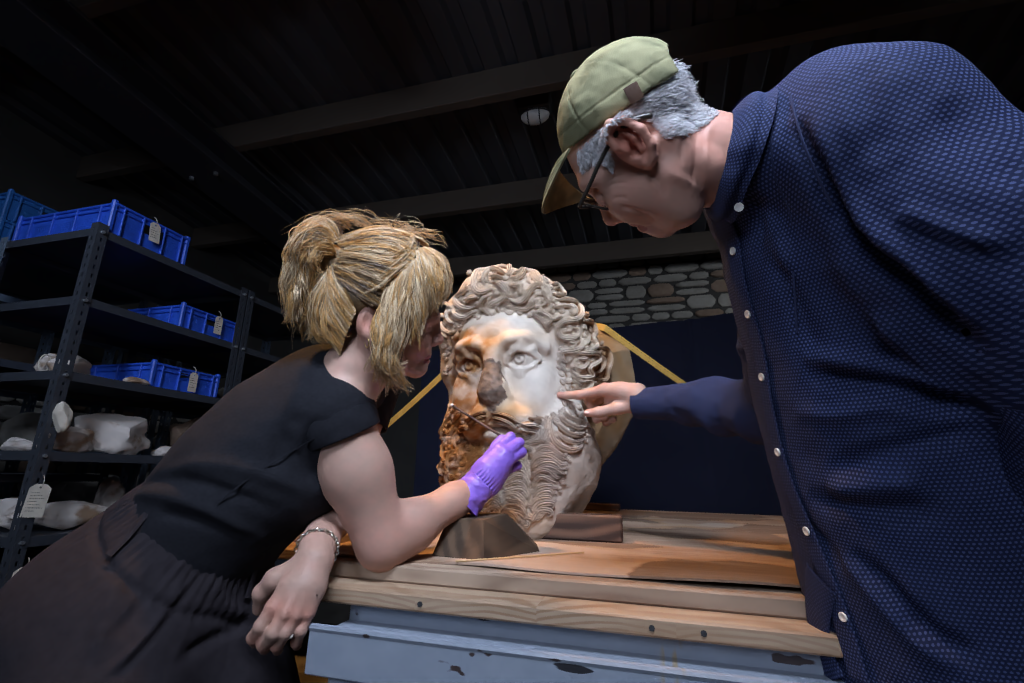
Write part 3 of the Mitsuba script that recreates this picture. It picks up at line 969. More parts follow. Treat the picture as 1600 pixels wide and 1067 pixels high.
hs = SDF(0.003)
hs.ell([0, -.21, .07], [.165, .19, .19], k=.02)
hs.ell([0, -.135, -.08], [.148, .145, .21], k=.03)
hs.ell([0, -.105, .07], [.138, .118, .10], k=.03)
for s in (-1, 1):
    hs.ell([s * .082, -.045, -.066], [.062, .05, .06], k=.05)
    hs.ell([s * .085, -.035, -.135], [.05, .05, .06], k=.05)
hs.ell([0, .0, -.15], [.075, .045, .07], k=.04)
for s in (-1, 1):
    hs.chain([[s * .012, .006, .028], [s * .05, .012, .050], [s * .09, -.002, .053], [s * .13, -.045, .026]], [.016, .015, .014, .012], k=.028)
    hs.ell([s * .071, .026, .006], [.047, .036, .034], k=.028, op='cut')
    hs.ell([s * .072, -.025, .002], [.041, .0315, .033], k=.004)
    hs.chain([[s * .035, .000, -.004], [s * .050, .009, .019], [s * .074, .012, .028], [s * .098, .003, .019], [s * .117, -.018, -.006]], [.0048, .0062, .0068, .0064, .0048], k=.003)
    hs.chain([[s * .038, .002, .012], [s * .056, .010, .034], [s * .08, .010, .040], [s * .106, -.006, .027], [s * .122, -.022, .0]], [.003, .005, .006, .005, .003], k=.012)
    hs.chain([[s * .035, .000, -.004], [s * .055, .005, -.021], [s * .08, .005, -.026], [s * .102, -.005, -.019], [s * .117, -.018, -.006]], [.0045, .0054, .0058, .0054, .0045], k=.004)
    hs.chain([[s * .04, .0, -.026], [s * .07, .004, -.037], [s * .105, -.015, -.026]], [.004, .005, .004], k=.014)
# nose, its tip broken away
hs.cone([0, .008, .032], [0, .047, -.055], .019, .028, k=.03)
hs.ell([0, .048, -.075], [.039, .034, .042], k=.02)
for s in (-1, 1):
    hs.ell([s * .03, .032, -.097], [.017, .022, .018], k=.012)
hs.box([0, .114, -.06], [.06, .030, .06], axes=([1, 0, 0], [0, .93, .36], [0, -.36, .93]), k=.01, op='cut')
# mouth and moustache
for s in (-1, 1):
    hs.chain([[s * .006, .046, -.122], [s * .035, .05, -.132], [s * .07, .034, -.155], [s * .098, .006, -.195]], [.014, .021, .02, .016], k=.02)
hs.ell([0, .058, -.168], [.048, .022, .0075], k=.006, op='cut')
hs.ell([0, .040, -.185], [.040, .022, .0135], k=.008)
hs.ell([0, .036, -.158], [.042, .02, .008], k=.006)
# beard
for s in (-1, 1):
    hs.chain([[s * .142, -.115, -.09], [s * .135, -.075, -.18], [s * .115, -.04, -.27], [s * .085, -.02, -.35], [s * .05, -.015, -.42]], [.05, .062, .075, .068, .045], k=.04)
hs.ell([0, -.02, -.26], [.10, .06, .07], k=.05)
hs.ell([.0, -.03, -.36], [.10, .07, .10], k=.05)
hs.ell([.10, -.13, -.28], [.13, .12, .15], k=.05)
hs.ell([.07, -.15, -.37], [.09, .09, .10], k=.05)
# hair mass
hs.chain([[-.158, -.135, -.10], [-.165, -.115, 0], [-.150, -.10, .10], [-.105, -.085, .165], [-.04, -.065, .208], [.04, -.065, .208], [.11, -.09, .178], [.168, -.12, .10], [.190, -.145, .0], [.188, -.16, -.10]], [.03, .042, .048, .055, .058, .058, .060, .060, .056, .042], k=.02)
hs.chain([[.19, -.20, .09], [.215, -.22, -.01], [.205, -.22, -.11]], [.05, .05, .04], k=.04)
hs.ell([.012, -.22, .055], [.20, .20, .205], k=.03)
hs.ell([.02, -.26, -.10], [.19, .15, .17], k=.05)
for a_, b_, y_ in ((768, 818, 1.27), (798, 826, 1.25), (835, 812, 1.27), (735, 780, 1.30)):
    hs.ell(HM @ (atY(a_, b_, y_) - HO), [.05, .05, .045], k=.05)


class Grid:
    """The field sampled once on a regular grid, for quick look-ups."""

    def __init__(self, sdf, lo, hi, h):
        self.lo, self.h = np.asarray(lo, float), h
        n = np.ceil((np.asarray(hi) - lo) / h).astype(int)
        g = np.stack(np.meshgrid(*[np.arange(k) for k in n], indexing='ij'), -1).reshape(-1, 3)
        self.F = np.concatenate([sdf(self.lo + c * h) for c in np.array_split(g, 8)]).reshape(n)

    def __call__(self, p):
        return scipy.ndimage.map_coordinates(self.F, ((np.asarray(p) - self.lo) / self.h).T, order=1, mode='nearest')

    grad, project = SDF.grad, SDF.project


hq = Grid(hs, [-.30, -.46, -.52], [.32, .12, .36], .006)


def h_ray(px, py):
    """Points of the base surface (local) that lie behind the given spots of the photograph."""
    q = FWD + RIGHT * (np.asarray(px, float)[:, None] - 800) / FOC - UP * (np.asarray(py, float)[:, None] - 533.5) / FOC
    d = unit(q) @ HM.T
    o = HM @ (CAM - HO)
    t = np.full(len(d), np.linalg.norm(o) - .5)
    for _ in range(60):
        v = hq(o + d * t[:, None])
        t = t + np.minimum(v, .05) * .9
    return o + d * t[:, None]


def head_color(p, groove=None, seed=0):
    """Marble, with its rust and patina, and shade painted into grooves and low beard: p in local metres."""
    x, y, z = p[:, 0], p[:, 1], p[:, 2]
    n1 = meshkit.fbm(p * 9 + 3, 4, 11)
    n2 = meshkit.fbm(p * 32 + 9, 3, 12)
    n3 = meshkit.fbm(p * 110, 2, 13)
    sm = lambda a, b, v: (lambda t: t * t * (3 - 2 * t))(np.clip((v - a) / (b - a), 0, 1))
    base = np.array([.58, .52, .455]) * (0.86 + .28 * n2)[:, None]
    tan = np.array([.56, .37, .20])
    rust = np.array([.33, .15, .045])
    brown = np.array([.16, .085, .045])
    lerp = lambda a, b, t: a + (b - a) * t[:, None]
    back0 = sm(.165, .215, x) * sm(-.10, -.2, y)
    # tan blush on the forehead, brows and round the nose
    g = lambda cx, cz, rx, rz: np.exp(-((x - cx) / rx) ** 2 - ((z - cz) / rz) ** 2) * (y > -.12)
    blush = g(-.005, .06, .045, .05) * .55 + g(.07, .06, .10, .028) * .40 + g(.045, -.10, .03, .05) * .55 + g(.06, -.13, .05, .02) * .6
    c = lerp(base, tan, np.clip(blush * (0.35 + 1.3 * n1), 0, 1))
    # rust on the viewer's left of the face and beard
    left = sm(.045, -.03, x + .13 * (n1 - .5) + .02 * (n2 - .5)) * (z < .17) * sm(-.16, -.09, y) * sm(.15, .10, z + .04 * (n1 - .5))
    left2 = left * (1 - .45 * g(-.062, -.07, .012, .03)) * (1 - .5 * g(-.005, -.02, .014, .04)) * (1 - .85 * g(-.025, .095, .03, .022))
    c = lerp(c, rust, np.clip(left2 * (.55 + 2.2 * (n2 - .42) + .5 * (n3 - .5)), 0, .97))
    c = lerp(c, brown, np.clip(g(-.085, .03, .05, .022) * sm(.35, .6, n2) * .8 + g(-.075, -.115, .025, .022) * sm(.3, .55, n2), 0, .9))
    # moustache
    c = lerp(c, np.array([.42, .22, .085]), np.clip(g(0.0, -.135, .075, .022) * (.3 + 1.1 * n2), 0, .85))
    bl = sm(-.01, -.06, x + .03 * (n1 - .5)) * sm(-.10, -.16, z) * sm(-.40, -.34, z)
    c = lerp(c, rust, np.clip(bl * (.5 + 1.8 * (n2 - .4)), 0, .96))
    # the carved hair is creamier, the broken right of the beard pinkish
    top = sm(.11, .17, np.sqrt(x * x * .55 + np.maximum(z, 0) ** 2)) * (z > -.12)
    c = lerp(c, np.array([.66, .555, .415]) * (.78 + .44 * n2)[:, None], np.clip(top * .65, 0, 1) * (1 - back0))
    rb = sm(.05, .11, x) * sm(-.17, -.23, z)
    c = lerp(c, np.array([.50, .39, .32]) * (.72 + .56 * n2)[:, None], np.clip(rb * .75, 0, 1))
    # broken nose
    nose = (np.sqrt((x / .040) ** 2 + ((z + .06) / .060) ** 2) + .9 * (n2 - .5) + .35 * (n1 - .5) < 1) & (y > .028)
    c = np.where(nose[:, None], np.array([.16, .115, .09]) * (.45 + 1.15 * n3)[:, None] + np.array([.05, .035, .025]) * sm(.5, .7, n2)[:, None], c)
    # rust at the back of the hair and painted grey-brown shade low on the beard
    back = sm(.165, .215, x + .04 * (n1 - .5)) * sm(-.10, -.2, y)
    c = lerp(c, np.array([.36, .18, .055]), np.clip(back * (.25 + .9 * n2), 0, .9))
    foot_shade = sm(-.29, -.37, z + .03 * (n1 - .5)) * sm(.06, -.02, x + .06 * (n2 - .5))
    c = lerp(c, np.array([.20, .145, .10]), np.clip(foot_shade * (.2 + .9 * n1), 0, .8))
    tanb = sm(-.17, -.24, z) * sm(.0, .02, x) * sm(.13, .10, x)
    c = lerp(c, np.array([.56, .41, .26]), tanb * .5 * n1 * 1.4)
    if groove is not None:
        c = lerp(c, np.array([.19, .085, .028]), np.clip(groove, 0, 1) ** 1.4 * .95)  # brown patina in the grooves, darkened further as painted shade
    return np.clip(c, 0.01, 1)


LOCKS = []


def locks(u0, v0, sc, w, items, **kw):
    for it in items:
        ww = w
        if isinstance(it[0], (int, float)):
            ww, it = it[0], it[1]
        LOCKS.append((np.array([[u0 + a / sc, v0 + b / sc] for a, b in it]), ww / sc, kw))



# smaller locks that fill the gaps, drawn first
def jit(it, seed):
    rg = np.random.default_rng(int(seed) + 77)
    p = np.array(it[1], float)
    return (it[0] * rg.uniform(.85, 1.2), (p + rg.normal(0, 1, 2) * 7 + rg.normal(0, 1, p.shape) * 6).tolist())


HAIRP = shapely.Polygon([(692, 590), (694, 520), (703, 470), (745, 428), (790, 410), (850, 420), (905, 458), (945, 505), (958, 580), (948, 640), (930, 660), (885, 655), (872, 600), (872, 560), (868, 515), (850, 495), (800, 488), (765, 490), (735, 500), (718, 530), (708, 580)])
BEARDP = shapely.Polygon([(686, 660), (700, 628), (722, 640), (738, 690), (775, 705), (812, 660), (850, 652), (880, 640), (922, 650), (926, 690), (892, 705), (880, 760), (850, 800), (800, 840), (740, 835), (700, 760)])
rgf = np.random.default_rng(3)
FILL = []
for poly, sp, kind in ((HAIRP, 9.5, 0), (BEARDP, 9.0, 1)):
    x0, y0, x1, y1 = poly.bounds
    for gx in np.arange(x0, x1, sp):
        for gy in np.arange(y0, y1, sp):
            cx, cy = gx + rgf.uniform(-4, 4), gy + rgf.uniform(-4, 4)
            if not poly.contains(shapely.Point(cx, cy)):
                continue
            if kind == 0:
                out = math.atan2(cy - 590, cx - 795)
                a0 = out + math.pi / 2 * rgf.choice([-1, 1]) + rgf.uniform(-.9, .9)
            else:
                a0 = math.pi / 2 + .012 * (790 - cx) + rgf.uniform(-.7, .7)
            L, bend = rgf.uniform(13, 22), rgf.choice([-1, 1]) * rgf.uniform(1.2, 2.6)
            s = np.linspace(-.5, .5, 7)
            ang = a0 + bend * np.sin(s * 4.2)
            p = np.cumsum(np.stack([np.cos(ang), np.sin(ang)], 1) * L / 7, 0)
            p = p - p.mean(0) + [cx, cy]
            FILL.append((p, rgf.uniform(6.5, 9.5), dict(lift=.0065 if kind == 0 else .0085)))

# hair above the forehead
locks(680, 400, 6.67, 74, [
    [(770, 150), (690, 100), (560, 105), (440, 175), (405, 290), (440, 365), (530, 365), (600, 330)],
    (60, [(745, 215), (660, 165), (560, 180), (500, 250), (520, 310)]),
    (42, [(720, 255), (640, 225), (585, 250)]),
    (86, [(600, 275), (700, 300), (740, 380), (690, 450), (610, 490), (575, 550), (600, 630)]),
    (56, [(560, 405), (500, 440), (480, 510), (530, 590), (560, 625)]),
    (50, [(690, 470), (650, 530), (670, 600)]),
    (72, [(380, 345), (290, 385), (225, 465), (270, 520), (370, 530), (450, 505)]),
    (60, [(450, 420), (360, 440), (330, 490)]),
    (66, [(185, 560), (240, 620), (320, 630), (400, 575), (470, 560)]),
    (70, [(400, 190), (300, 235), (215, 300), (170, 385)]),
    (56, [(420, 150), (330, 180), (230, 230), (180, 290)]),
    (70, [(640, 75), (700, 45), (760, 95), (770, 170), (740, 220)]),
    (48, [(650, 110), (700, 90), (720, 130)]),
    (76, [(760, 235), (850, 235), (910, 170), (930, 95), (1000, 85), (1040, 170), (1090, 250), (1170, 270)]),
    (48, [(950, 150), (985, 130), (1000, 200), (1060, 285), (1130, 305)]),
    (44, [(870, 80), (900, 110), (870, 180), (800, 190)]),
    (86, [(765, 430), (860, 465), (940, 430), (1000, 345), (1090, 310), (1165, 380), (1165, 470), (1100, 520)]),
    (60, [(735, 530), (850, 555), (960, 545), (1005, 460), (1050, 420)]),
    (64, [(1100, 500), (1110, 570), (1170, 610), (1210, 660), (1160, 710), (1175, 790)]),
    (54, [(1015, 550), (1060, 620), (1110, 660), (1140, 750)]),
    (40, [(1050, 590), (1090, 560), (1100, 610)]),
    (50, [(1050, 130), (1090, 85), (1150, 100), (1170, 160), (1125, 195), (1085, 160), (1110, 130)]),
    (46, [(1165, 210), (1230, 195), (1300, 235)]),
    (58, [(775, 315), (840, 310), (880, 350), (850, 405)]),
    (44, [(885, 290), (905, 360), (880, 420)]),
    (48, [(95, 470), (85, 560), (110, 640)]), (48, [(140, 560), (150, 650), (210, 700)]), (52, [(90, 680), (110, 770), (180, 800), (240, 760)]),
    (46, [(180, 830), (230, 860), (260, 800)]), (50, [(60, 600), (50, 700), (90, 790), (150, 860)]),
    (48, [(110, 480), (160, 420), (170, 350)]), (46, [(150, 410), (120, 480), (180, 540)]),
], lift=.016)
locks(840, 420, 4.85, 52, [
    (40, [(85, 130), (160, 112), (240, 105), (283, 150), (240, 195), (165, 205), (100, 190)]),
    (30, [(110, 160), (170, 150), (230, 150)]),
    (54, [(100, 250), (200, 240), (290, 270), (325, 335), (290, 385), (200, 395), (155, 440), (170, 500), (240, 525), (300, 500), (290, 450), (230, 450)]),
    (34, [(105, 300), (190, 290), (260, 310), (270, 345), (220, 350)]),
    (30, [(105, 380), (150, 375), (190, 360)]),
    (48, [(320, 530), (325, 590), (260, 620), (190, 630), (190, 680), (235, 715)]),
    (34, [(230, 560), (280, 560), (270, 595), (215, 600)]),
    (40, [(280, 250), (300, 180), (345, 155), (378, 210), (345, 265), (310, 270)]),
    (28, [(330, 240), (345, 200)]),
    (44, [(335, 320), (390, 265), (450, 280), (468, 340), (420, 375), (350, 355)]),
    (36, [(475, 300), (508, 350), (485, 430), (500, 495), (525, 430)]),
    (48, [(330, 395), (400, 410), (455, 465), (405, 525), (430, 585), (370, 625)]),
    (36, [(340, 470), (375, 530), (345, 590)]),
    (46, [(270, 640), (360, 640), (440, 650), (440, 700), (380, 745), (400, 800), (330, 815), (255, 755)]),
    (40, [(300, 680), (370, 690), (340, 740), (280, 720)]),
    (46, [(440, 605), (510, 615), (545, 665), (520, 750), (490, 840), (430, 820)]),
    (36, [(460, 660), (490, 690), (465, 760), (420, 790)]),
    (42, [(245, 810), (310, 845), (390, 845), (375, 905), (270, 895)]),
    (34, [(250, 880), (300, 925), (390, 930)]),
    (34, [(240, 850), (280, 870), (340, 870)]),
    (38, [(535, 440), (548, 520), (535, 610)]), (38, [(450, 530), (500, 540), (510, 600)]),
    (38, [(420, 400), (470, 410), (500, 500), (470, 580)]), (36, [(170, 710), (210, 770), (230, 850)]),
    (40, [(85, 40), (40, 60), (30, 130), (60, 200), (110, 260)]), (40, [(20, 140), (60, 220), (90, 300), (60, 360), (90, 420), (80, 480)]),
    (38, [(250, 230), (300, 130), (250, 70)]), (36, [(120, 60), (180, 50), (240, 80)]), (36, [(395, 230), (440, 240), (480, 300)]),
    (40, [(400, 850), (440, 900), (420, 960)]), (40, [(470, 860), (500, 930), (480, 1000)]), (40, [(330, 940), (360, 990), (420, 1010)]),
], lift=.015)
# beard, the viewer's right
locks(680, 640, 4.85, 46, [
    (44, [(640, 130), (700, 140), (770, 190), (720, 235), (650, 225)]),
    (40, [(650, 100), (720, 110), (790, 160), (800, 230), (740, 275)]),
    (40, [(700, 60), (770, 90), (830, 140), (815, 200), (840, 255), (900, 270)]),
    (42, [(760, 50), (830, 90), (860, 150), (850, 210), (880, 270)]),
    (50, [(900, 40), (870, 110), (880, 190), (910, 260), (990, 310), (1070, 300), (1120, 240)]),
    (40, [(920, 110), (990, 180), (1070, 200), (1120, 160)]),
    (40, [(915, 160), (980, 235), (1070, 250), (1130, 200)]),
    (40, [(930, 50), (1000, 110), (1090, 140), (1140, 110)]),
    (36, [(960, 30), (1030, 70), (1110, 90)]),
    (36, [(840, 40), (860, 90), (845, 140)]),
    (40, [(660, 250), (720, 265), (770, 250), (820, 260)]),
    (40, [(670, 290), (730, 300), (760, 330), (700, 350)]),
] + [jit((42, [(738, v + 66), (778, v + 14), (840, v - 12), (910, v + 10), (960, v + 40), (1000, v + 16)]), k) for k, v in enumerate(range(295, 470, 37))]
  + [jit((48, [(734, v + 82), (765, v + 22), (815, v - 12), (870, v - 2), (915 - (v - 480) * .25, v + 30), (965 - (v - 480) * .45, v + 24)]), v) for v in range(480, 790, 47)]
  + [jit((48, [(722, v + 90), (708, v + 30), (665, v - 8), (610, v - 10), (560, v + 18), (505, v + 14)]), v + 1) for v in range(330, 640, 46)]
  + [jit((46, [(694, v + 74), (668, v + 14), (610, v - 16), (550, v + 2), (520, v + 34), (470, v + 30)]), v + 2) for v in range(650, 800, 44)]
  + [jit((44, [(628, v + 60), (600, v + 6), (545, v - 12), (495, v + 18), (450, v + 10)]), v + 3) for v in range(800, 960, 42)]
  + [jit((44, [(524, v + 70), (490, v + 12), (430, v - 8), (385, v + 18), (335, v + 10)]), v + 4) for v in range(470, 900, 48)]
  + [jit((42, [(376, v + 58), (330, v + 8), (275, v - 4), (225, v + 24), (190, v + 20)]), v + 5) for v in range(560, 880, 48)], lift=.016)
# beard, the viewer's left, and the moustache
locks(680, 640, 4.85, 40, [
    (40, [(260, 70), (200, 90), (150, 140), (120, 210)]), (40, [(230, 150), (180, 180), (150, 240), (170, 300)]), (40, [(250, 220), (210, 270), (200, 330), (240, 370)]),
    (40, [(160, 40), (110, 80), (70, 150), (60, 220)]), (40, [(100, 90), (60, 150), (35, 210)]), (42, [(120, 200), (80, 260), (60, 330), (70, 390)]),
    (40, [(160, 300), (120, 340), (100, 400), (110, 450)]), (40, [(50, 220), (30, 280), (35, 340)]), (40, [(70, 390), (50, 440), (70, 500)]), (40, [(110, 450), (90, 500), (110, 560), (150, 600)]),
    (40, [(400, 300), (330, 300), (270, 340), (220, 400)]), (40, [(400, 340), (320, 350), (260, 400), (230, 460)]), (40, [(360, 390), (290, 410), (240, 460), (200, 520)]), (40, [(300, 450), (230, 490), (180, 540), (170, 600)]),
    (38, [(40, 330), (30, 390), (45, 450)]), (38, [(60, 500), (55, 550), (90, 590)]), (38, [(190, 520), (150, 570), (160, 630), (210, 660)]), (38, [(300, 520), (250, 560), (230, 620)]),
    (30, [(430, 45), (500, 60), (560, 85), (610, 120), (640, 160)]), (28, [(440, 75), (510, 85), (570, 110), (610, 145)]), (26, [(420, 15), (500, 30), (570, 55), (640, 100)]),
    (30, [(390, 45), (330, 60), (290, 90), (250, 140)]), (28, [(380, 75), (320, 90), (280, 125)]), (26, [(390, 20), (330, 30), (280, 60), (240, 100)]),
    (34, [(200, 30), (170, 60), (150, 110)]), (34, [(250, 120), (200, 140), (170, 190)]),
], lift=.011)


def lock_mesh(pts, width, lift=.013, seed=0, strict=False):
    """A carved lock: a strip of parallel strands lying on the base surface; width in photograph pixels. Returns (vertices, faces, groove)."""
    L = np.linalg.norm(np.diff(pts, axis=0), axis=1).sum()
    n = int(np.clip(L / 1.1, 10, 90))
    c2 = spline(pts, n)
    c = h_ray(c2[:, 0], c2[:, 1])
    # keep the line from jumping where it leaves the silhouette
    ok = np.abs(hq(c)) < .009
    if ok.sum() < 5 or (strict and ok.mean() < .8):
        return None
    c = c[ok]
    if strict and np.linalg.norm(np.diff(c, axis=0), axis=1).max() > .012:
        return None
    c = scipy.ndimage.gaussian_filter1d(c, 1.2, axis=0, mode='nearest')
    c = hq.project(c, 2)
    nn = hq.grad(c, .006)
    nn = unit(scipy.ndimage.gaussian_filter1d(nn, 2, axis=0, mode='nearest'))
    t = unit(np.gradient(c, axis=0))
    b = unit(np.cross(nn, t))
    wm = width * .0017
    m = len(c)
    s = np.linspace(0, 1, m)
    wt = wm * .5 * (np.clip(np.minimum(s * 6, 1), .35, 1) * np.clip((1 - s) * 3.2 + .22, 0, 1))
    K = max(3, int(round(wm / .0054)))
    q = np.linspace(-1, 1, K * 7 + 1)
    ph = (q + 1) / 2 * K
    saw = np.abs(np.sin(np.pi * ph)) ** .75
    depth = .36 + .64 * saw
    prof = np.sqrt(np.maximum(1 - (q * .97) ** 2, 0)) * .55 + .45 * (1 - np.abs(q) ** 6)
    rg = np.random.default_rng(seed)
    up = lift * (.8 + .4 * rg.random())
    hgt = up * np.clip(np.minimum(s * 7 + .3, (1 - s) * 4 + .25), 0, 1)
    H = hgt[:, None] * (prof * depth)[None] - .0035 * (np.abs(q) > .985)
    P = c[:, None] + b[:, None] * (wt[:, None] * q[None])[..., None]
    P = hq.project(P.reshape(-1, 3), 2)
    P = P + np.repeat(nn, len(q), 0) * H.reshape(-1)[:, None]
    g = grid_mesh(P.reshape(m, len(q), 3))
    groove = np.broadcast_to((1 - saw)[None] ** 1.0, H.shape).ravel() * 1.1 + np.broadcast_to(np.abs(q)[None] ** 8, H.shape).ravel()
    f = g.faces
    nv = np.cross(P.reshape(m, -1, 3)[m // 2, 1] - P.reshape(m, -1, 3)[m // 2, 0], t[m // 2])
    if (vnormals(g) * np.repeat(nn, len(q), 0)).sum() < 0:
        f = f[:, ::-1]
    return P, f, groove


head = thing('marble_head', 'colossal white marble head of a bearded curly-haired man with rust-stained face and broken nose', 'sculpture')
base = hs.mesh(smooth=1)
v = np.array(base.vertices)
n = vnormals(base)
nz = meshkit.fbm(v * 40, 3, 3) - .5
x, y, z = v.T
nose = (np.sqrt((x / .040) ** 2 + ((z + .06) / .060) ** 2) < 1.1) & (y > .02)
rough = np.where(nose, .009, .0012)
hairy = ((np.sqrt((x / .178) ** 2 + ((z - .0) / .168) ** 2) > 1.0) & (z > -.10)) | (y < -.17)
plain = ((x > .10) & (z < -.16) & (y < -.02)) | ((x > .03) & (z < -.33))
wav = np.sin((v[:, 2] + .5 * v[:, 0]) * 900 + 14 * (meshkit.fbm(v * 16, 2, 5)) * 3)
v = v + n * (nz * rough + 0 + np.where(plain, .018 * (meshkit.fbm(v * 14, 4, 8) - .5), 0))[:, None]
# incised irises
for s in (-1, 1):
    e = np.array([s * .072 - .004, .008, .003])
    d = np.linalg.norm((v - e)[:, [0, 2]], axis=1)
    onball = (d < .03) & (v[:, 1] > -.02)
    v = v - n * (np.where(onball, .0042 * np.exp(-((d - .0150) / .0024) ** 2) + .0055 * np.exp(-(d / .0048) ** 2), 0))[:, None]
base.vertices = v
recess_tint = np.where(hairy & ~plain, .45, 0)  # brown between the locks: patina, and painted shade for the crevices
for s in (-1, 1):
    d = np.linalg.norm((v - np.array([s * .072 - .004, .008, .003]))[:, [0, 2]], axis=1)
    recess_tint = np.maximum(recess_tint, (v[:, 1] > -.02) * (.5 * np.exp(-((d - .0150) / .0022) ** 2) + .6 * np.exp(-(d / .0045) ** 2)))  # brown tint in the carved iris rings and pupils
bc = head_color(v, recess_tint)
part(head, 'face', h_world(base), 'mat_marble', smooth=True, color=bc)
fine = []
for i, (pts, w, kw) in enumerate(FILL + LOCKS):
    r = lock_mesh(pts, w, seed=i, strict=i < len(FILL), **kw)
    if r is None:
        continue
    P, f, g = r
    lm = trimesh.Trimesh(P, f, process=False)
    if i < len(FILL):
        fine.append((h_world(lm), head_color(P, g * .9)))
        continue
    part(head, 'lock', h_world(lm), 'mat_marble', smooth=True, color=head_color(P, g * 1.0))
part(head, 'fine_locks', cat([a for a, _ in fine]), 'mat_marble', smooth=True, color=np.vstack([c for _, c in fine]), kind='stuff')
# the flat sawn back of the block
outline = [(720, 600), (760, 500), (850, 475), (944, 516), (984, 547), (993, 600), (990, 648), (962, 700), (905, 772), (850, 800), (780, 780), (720, 690)]
fr = np.array([atY(a, b, 1.60) for a, b in outline])
mid = fr.mean(0)
bk = mid + (fr - mid) * .96 + [0.0, .10, 0.0]
fm = mid + (fr - mid) * .985 + [0, -.012, 0]
hull = trimesh.convex.convex_hull(np.vstack([fr, bk, fm, (mid + (fr - mid) * .8 + [-.01, -.12, 0])]))
for _ in range(4):
    hull = hull.subdivide()
hv = np.asarray(hull.vertices)
hull.vertices = hv + vnormals(hull) * (.008 * (meshkit.fbm(hv * 18, 3, 2) - .5))[:, None]
hc = np.array([.31, .235, .16]) * (.7 + .6 * meshkit.fbm(hv * 30, 3, 4))[:, None]
ru = np.clip(meshkit.fbm(hv * 8 + 2, 3, 6) * 2.8 - .95, 0, 1) * np.clip((1.62 - hv[:, 1]) / .05, 0, 1)
hc = hc + (np.array([.30, .15, .045]) - hc) * (ru * .9)[:, None]
part(head, 'back_block', hull, 'mat_marble', smooth=30, label='flat rough back of the block, brown at its rim') if False else part(head, 'back_block', hull, 'mat_marble', smooth=True, color=hc, label='flat rough back of the block')

# yellow lifting strap round the back of the head
def strap(a, b, wdir, w, t=.003):
    a, b, wdir = (np.asarray(q, float) for q in (a, b, wdir))
    s = np.linspace(0, 1, 40)[:, None]
    P = a + (b - a) * s
    P = P - np.array([0, 0, .01]) * (4 * s * (1 - s))
    return sheet(np.stack([P - wdir * w / 2, P, P + wdir * w / 2], 1), t)
st = thing('lifting_strap', 'yellow woven strap running behind the marble head to the table, with dark stitching', 'strap')
a, b, c, d = atY(945, 512, 1.56), atY(1212, 694, 2.05), atY(694, 583, 1.62), atY(560, 700, 1.95)
part(st, 'webbing', strap(a, b, unit([.25, -.3, 1]), .022), 'mat_strap', smooth=False, label='right length of webbing')
part(st, 'webbing', strap(c, d, unit([-.3, -.3, 1]), .022), 'mat_strap', smooth=False, label='left length of webbing')
part(st, 'webbing', strap(a, atY(840, 480, 1.78), unit([.1, -.3, 1]), .022), 'mat_strap', smooth=False)
e_, g_ = np.array([.74, 2.46, .897]), np.array([-1.36, 2.30, .897])
part(st, 'webbing', strap(b + [.02, .01, -.07], e_, unit([.25, -.3, 1]), .022), 'mat_strap', smooth=False)
part(st, 'webbing', strap(d, g_, unit([-.3, -.3, 1]), .022), 'mat_strap', smooth=False)
hk = cat([tube([b, b + [.02, .01, -.02], b + [.03, .01, -.05], b + [.02, .01, -.075], b + [-.005, .01, -.07]], .006, 8, n=20)])
part(st, 'hook', hk, 'mat_strap', smooth=40)
sm_ = []
for a_, b_ in ((a, b),):
    for off in (-.006, .006):
        for q in np.linspace(.02, .98, 46):
            p = a_ + (b_ - a_) * q - np.array([0, 0, .01]) * 4 * q * (1 - q) + unit([.25, -.3, 1]) * off
            e = unit(b_ - a_)
            nrm = unit(np.cross(e, unit([.25, -.3, 1])))
            nrm = -nrm if nrm[1] > 0 else nrm
            sm_.append(bar(p + nrm * .0018 - e * .0022, p + nrm * .0018 + e * .0022, .0012, .0008, ch=.0001))
part(st, 'stitching', cat(sm_), 'mat_ink', smooth=False, kind='stuff')
# ------------------------------------------------------------------ people: helpers
class Frame:
    """A sculpting frame square to the line of sight: e1 right, e2 up, e3 towards the viewer."""

    def __init__(self, px, py, d):
        q = W(px, py, d)
        self.o = q
        self.e3 = -unit(q - CAM)
        self.e1 = unit(RIGHT - (RIGHT @ self.e3) * self.e3)
        self.e2 = np.cross(self.e3, self.e1)

    def __call__(self, px, py, off=0.0):
        q = unit(W(px, py, 1.0) - CAM)
        t = ((self.o - CAM) @ self.e3) / (q @ self.e3)
        return CAM + q * t + self.e3 * off

    def dir(self, a, b, c=0.0):
        return unit(self.e1 * a + self.e2 * b + self.e3 * c)


def trace(sdf, pts, start=.25):
    """Where the sight lines through spots of the photograph meet a solid (nearest approach if they miss)."""
    pts = np.asarray(pts, float)
    q = unit(FWD + RIGHT * (pts[:, :1] - 800) / FOC - UP * (pts[:, 1:2] - 533.5) / FOC)
    t = np.full(len(q), start)
    best, bt = np.full(len(q), 9.0), t.copy()
    for _ in range(90):
        v = sdf(CAM + q * t[:, None])
        bt = np.where(v < best, t, bt)
        best = np.minimum(best, v)
        t = t + np.clip(v, .0004, .03) * .8 * (v > .0003)
    p = CAM + q * bt[:, None]
    return sdf.project(p, 4)


